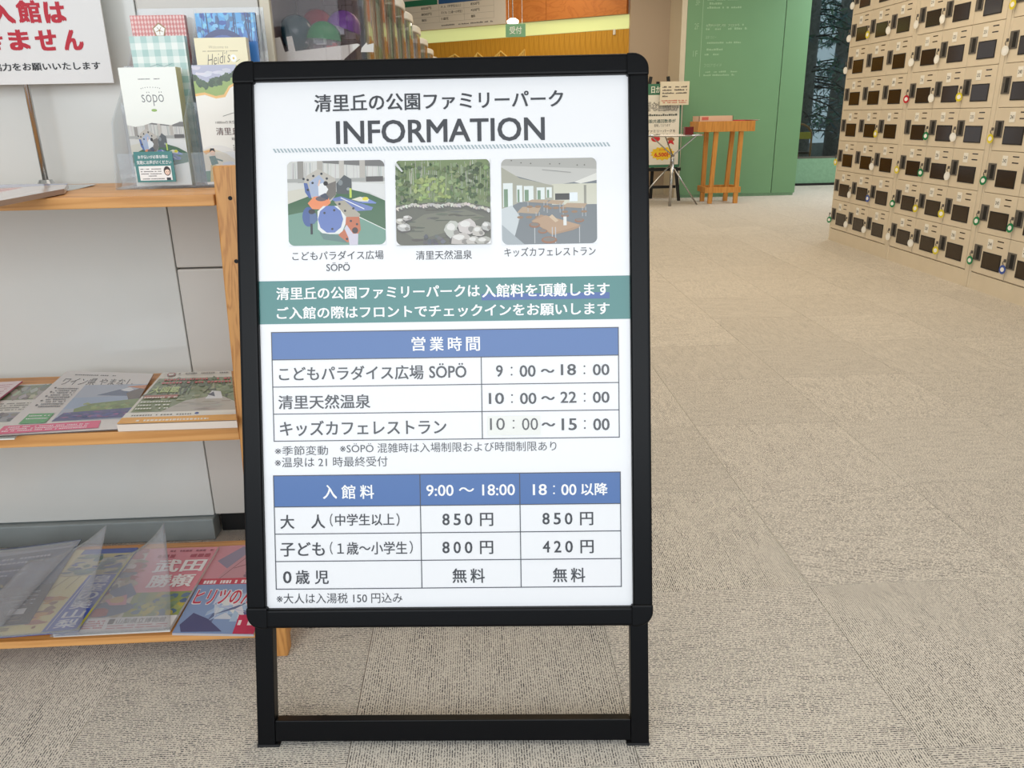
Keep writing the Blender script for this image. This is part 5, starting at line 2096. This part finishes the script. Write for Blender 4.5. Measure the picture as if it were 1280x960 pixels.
def conifer(x, y, hgt, seed, label):
    rnd = random.Random(seed)
    t = empty('conifer', (x, y, -0.05), label, 'tree', 'trees outside the window')
    b = MB()
    b.tube([(x, y, -0.05), (x + 0.03, y, hgt * 0.4), (x - 0.04, y, hgt)], [0.15, 0.11, 0.03], 10)
    b.build('trunk', 'bark', t, smooth=True)
    b = MB()
    for k in range(90):
        z = hgt * (0.10 + 0.88 * k / 90)
        an = rnd.uniform(0, 6.283)
        L_ = (1 - z / hgt * 0.75) * rnd.uniform(0.8, 1.5)
        d = Vector((math.cos(an), math.sin(an), rnd.uniform(-0.35, 0.15)))
        p0 = Vector((x, y, z))
        p1 = p0 + d * L_ * 0.5
        p2 = p0 + d * L_ + Vector((0, 0, -0.18 * L_))
        b.tube([p0, p1, p2], [0.014, 0.009, 0.003], 4, (56, 50, 42), caps=False)
        for q in range(26):
            f = rnd.uniform(0.25, 1)
            pp = p0.lerp(p1, f * 2) if f < 0.5 else p1.lerp(p2, f * 2 - 1)
            dd = Vector((rnd.uniform(-1, 1), rnd.uniform(-1, 1), rnd.uniform(-0.9, 0.5))).normalized()
            sd = dd.cross(Vector((rnd.uniform(-1, 1), rnd.uniform(-1, 1), 1))).normalized() * 0.007
            l2 = rnd.uniform(0.07, 0.2)
            c = (int(rnd.uniform(80, 120)), int(rnd.uniform(112, 150)), int(rnd.uniform(104, 136)))
            b.mesh([pp - sd, pp + sd, pp + dd * l2], [(0, 1, 2)], c)
            b.mesh([pp + dd * l2 * 0.5, pp + sd * 2 + dd * l2 * 0.2, pp + dd * l2 + sd * 9], [(0, 1, 2)], c)
    b.build('needle_foliage', 'needles', t, kind='stuff')


conifer(5.05, 12.6, 5.6, 3, 'thin young conifer just outside the window pane')
conifer(6.45, 14.6, 7.0, 5, 'large dark conifer with a thick trunk outside the window')
conifer(7.0, 17.4, 7.5, 8, 'distant conifer left of the thick trunk outside')
conifer(9.3, 20.5, 8.5, 11, 'far distant conifer behind the other trees outside')

# bentwood chair seen through the glass
yc = 11.0
c0, c1 = at(1, yc, 999, 158), at(1, yc, 1012, 195)
ch = empty('chair', ((c0.x + c1.x) / 2, yc, -0.05), 'bentwood chair with a yellow back band behind the window glass', 'chair')
x0, x1 = c0.x - 0.22, c1.x
b = MB()
pts = [(x0, yc, -0.05), (x0, yc, 0.62)]
rr = (x1 - x0) / 2
for k in range(9):
    an = math.pi - math.pi * k / 8
    pts.append(((x0 + x1) / 2 + rr * math.cos(an), yc, 0.62 + 0.16 * math.sin(an)))
pts += [(x1, yc, 0.62), (x1, yc, -0.05)]
b.tube(pts, 0.015, 8, (206, 140, 84))
b.build('back_hoop', 'plastic', ch, smooth=True)
b = MB()
b.box(x0 + 0.01, x1 - 0.01, yc - 0.012, yc + 0.012, 0.58, 0.67, (255, 214, 70))
b.build('back_band', 'plastic', ch, bevel=0.004)
b = MB()
b.box(x0, x1, yc + 0.0, yc + 0.38, 0.38, 0.41, (90, 60, 44))
b.build('seat', 'plastic', ch, bevel=0.006)
for xx in (x0 + 0.02, x1 - 0.02):
    b = MB()
    b.tube([(xx, yc + 0.36, -0.05), (xx, yc + 0.36, 0.38)], 0.014, 8, (206, 140, 84))
    b.build('leg', 'plastic', ch)
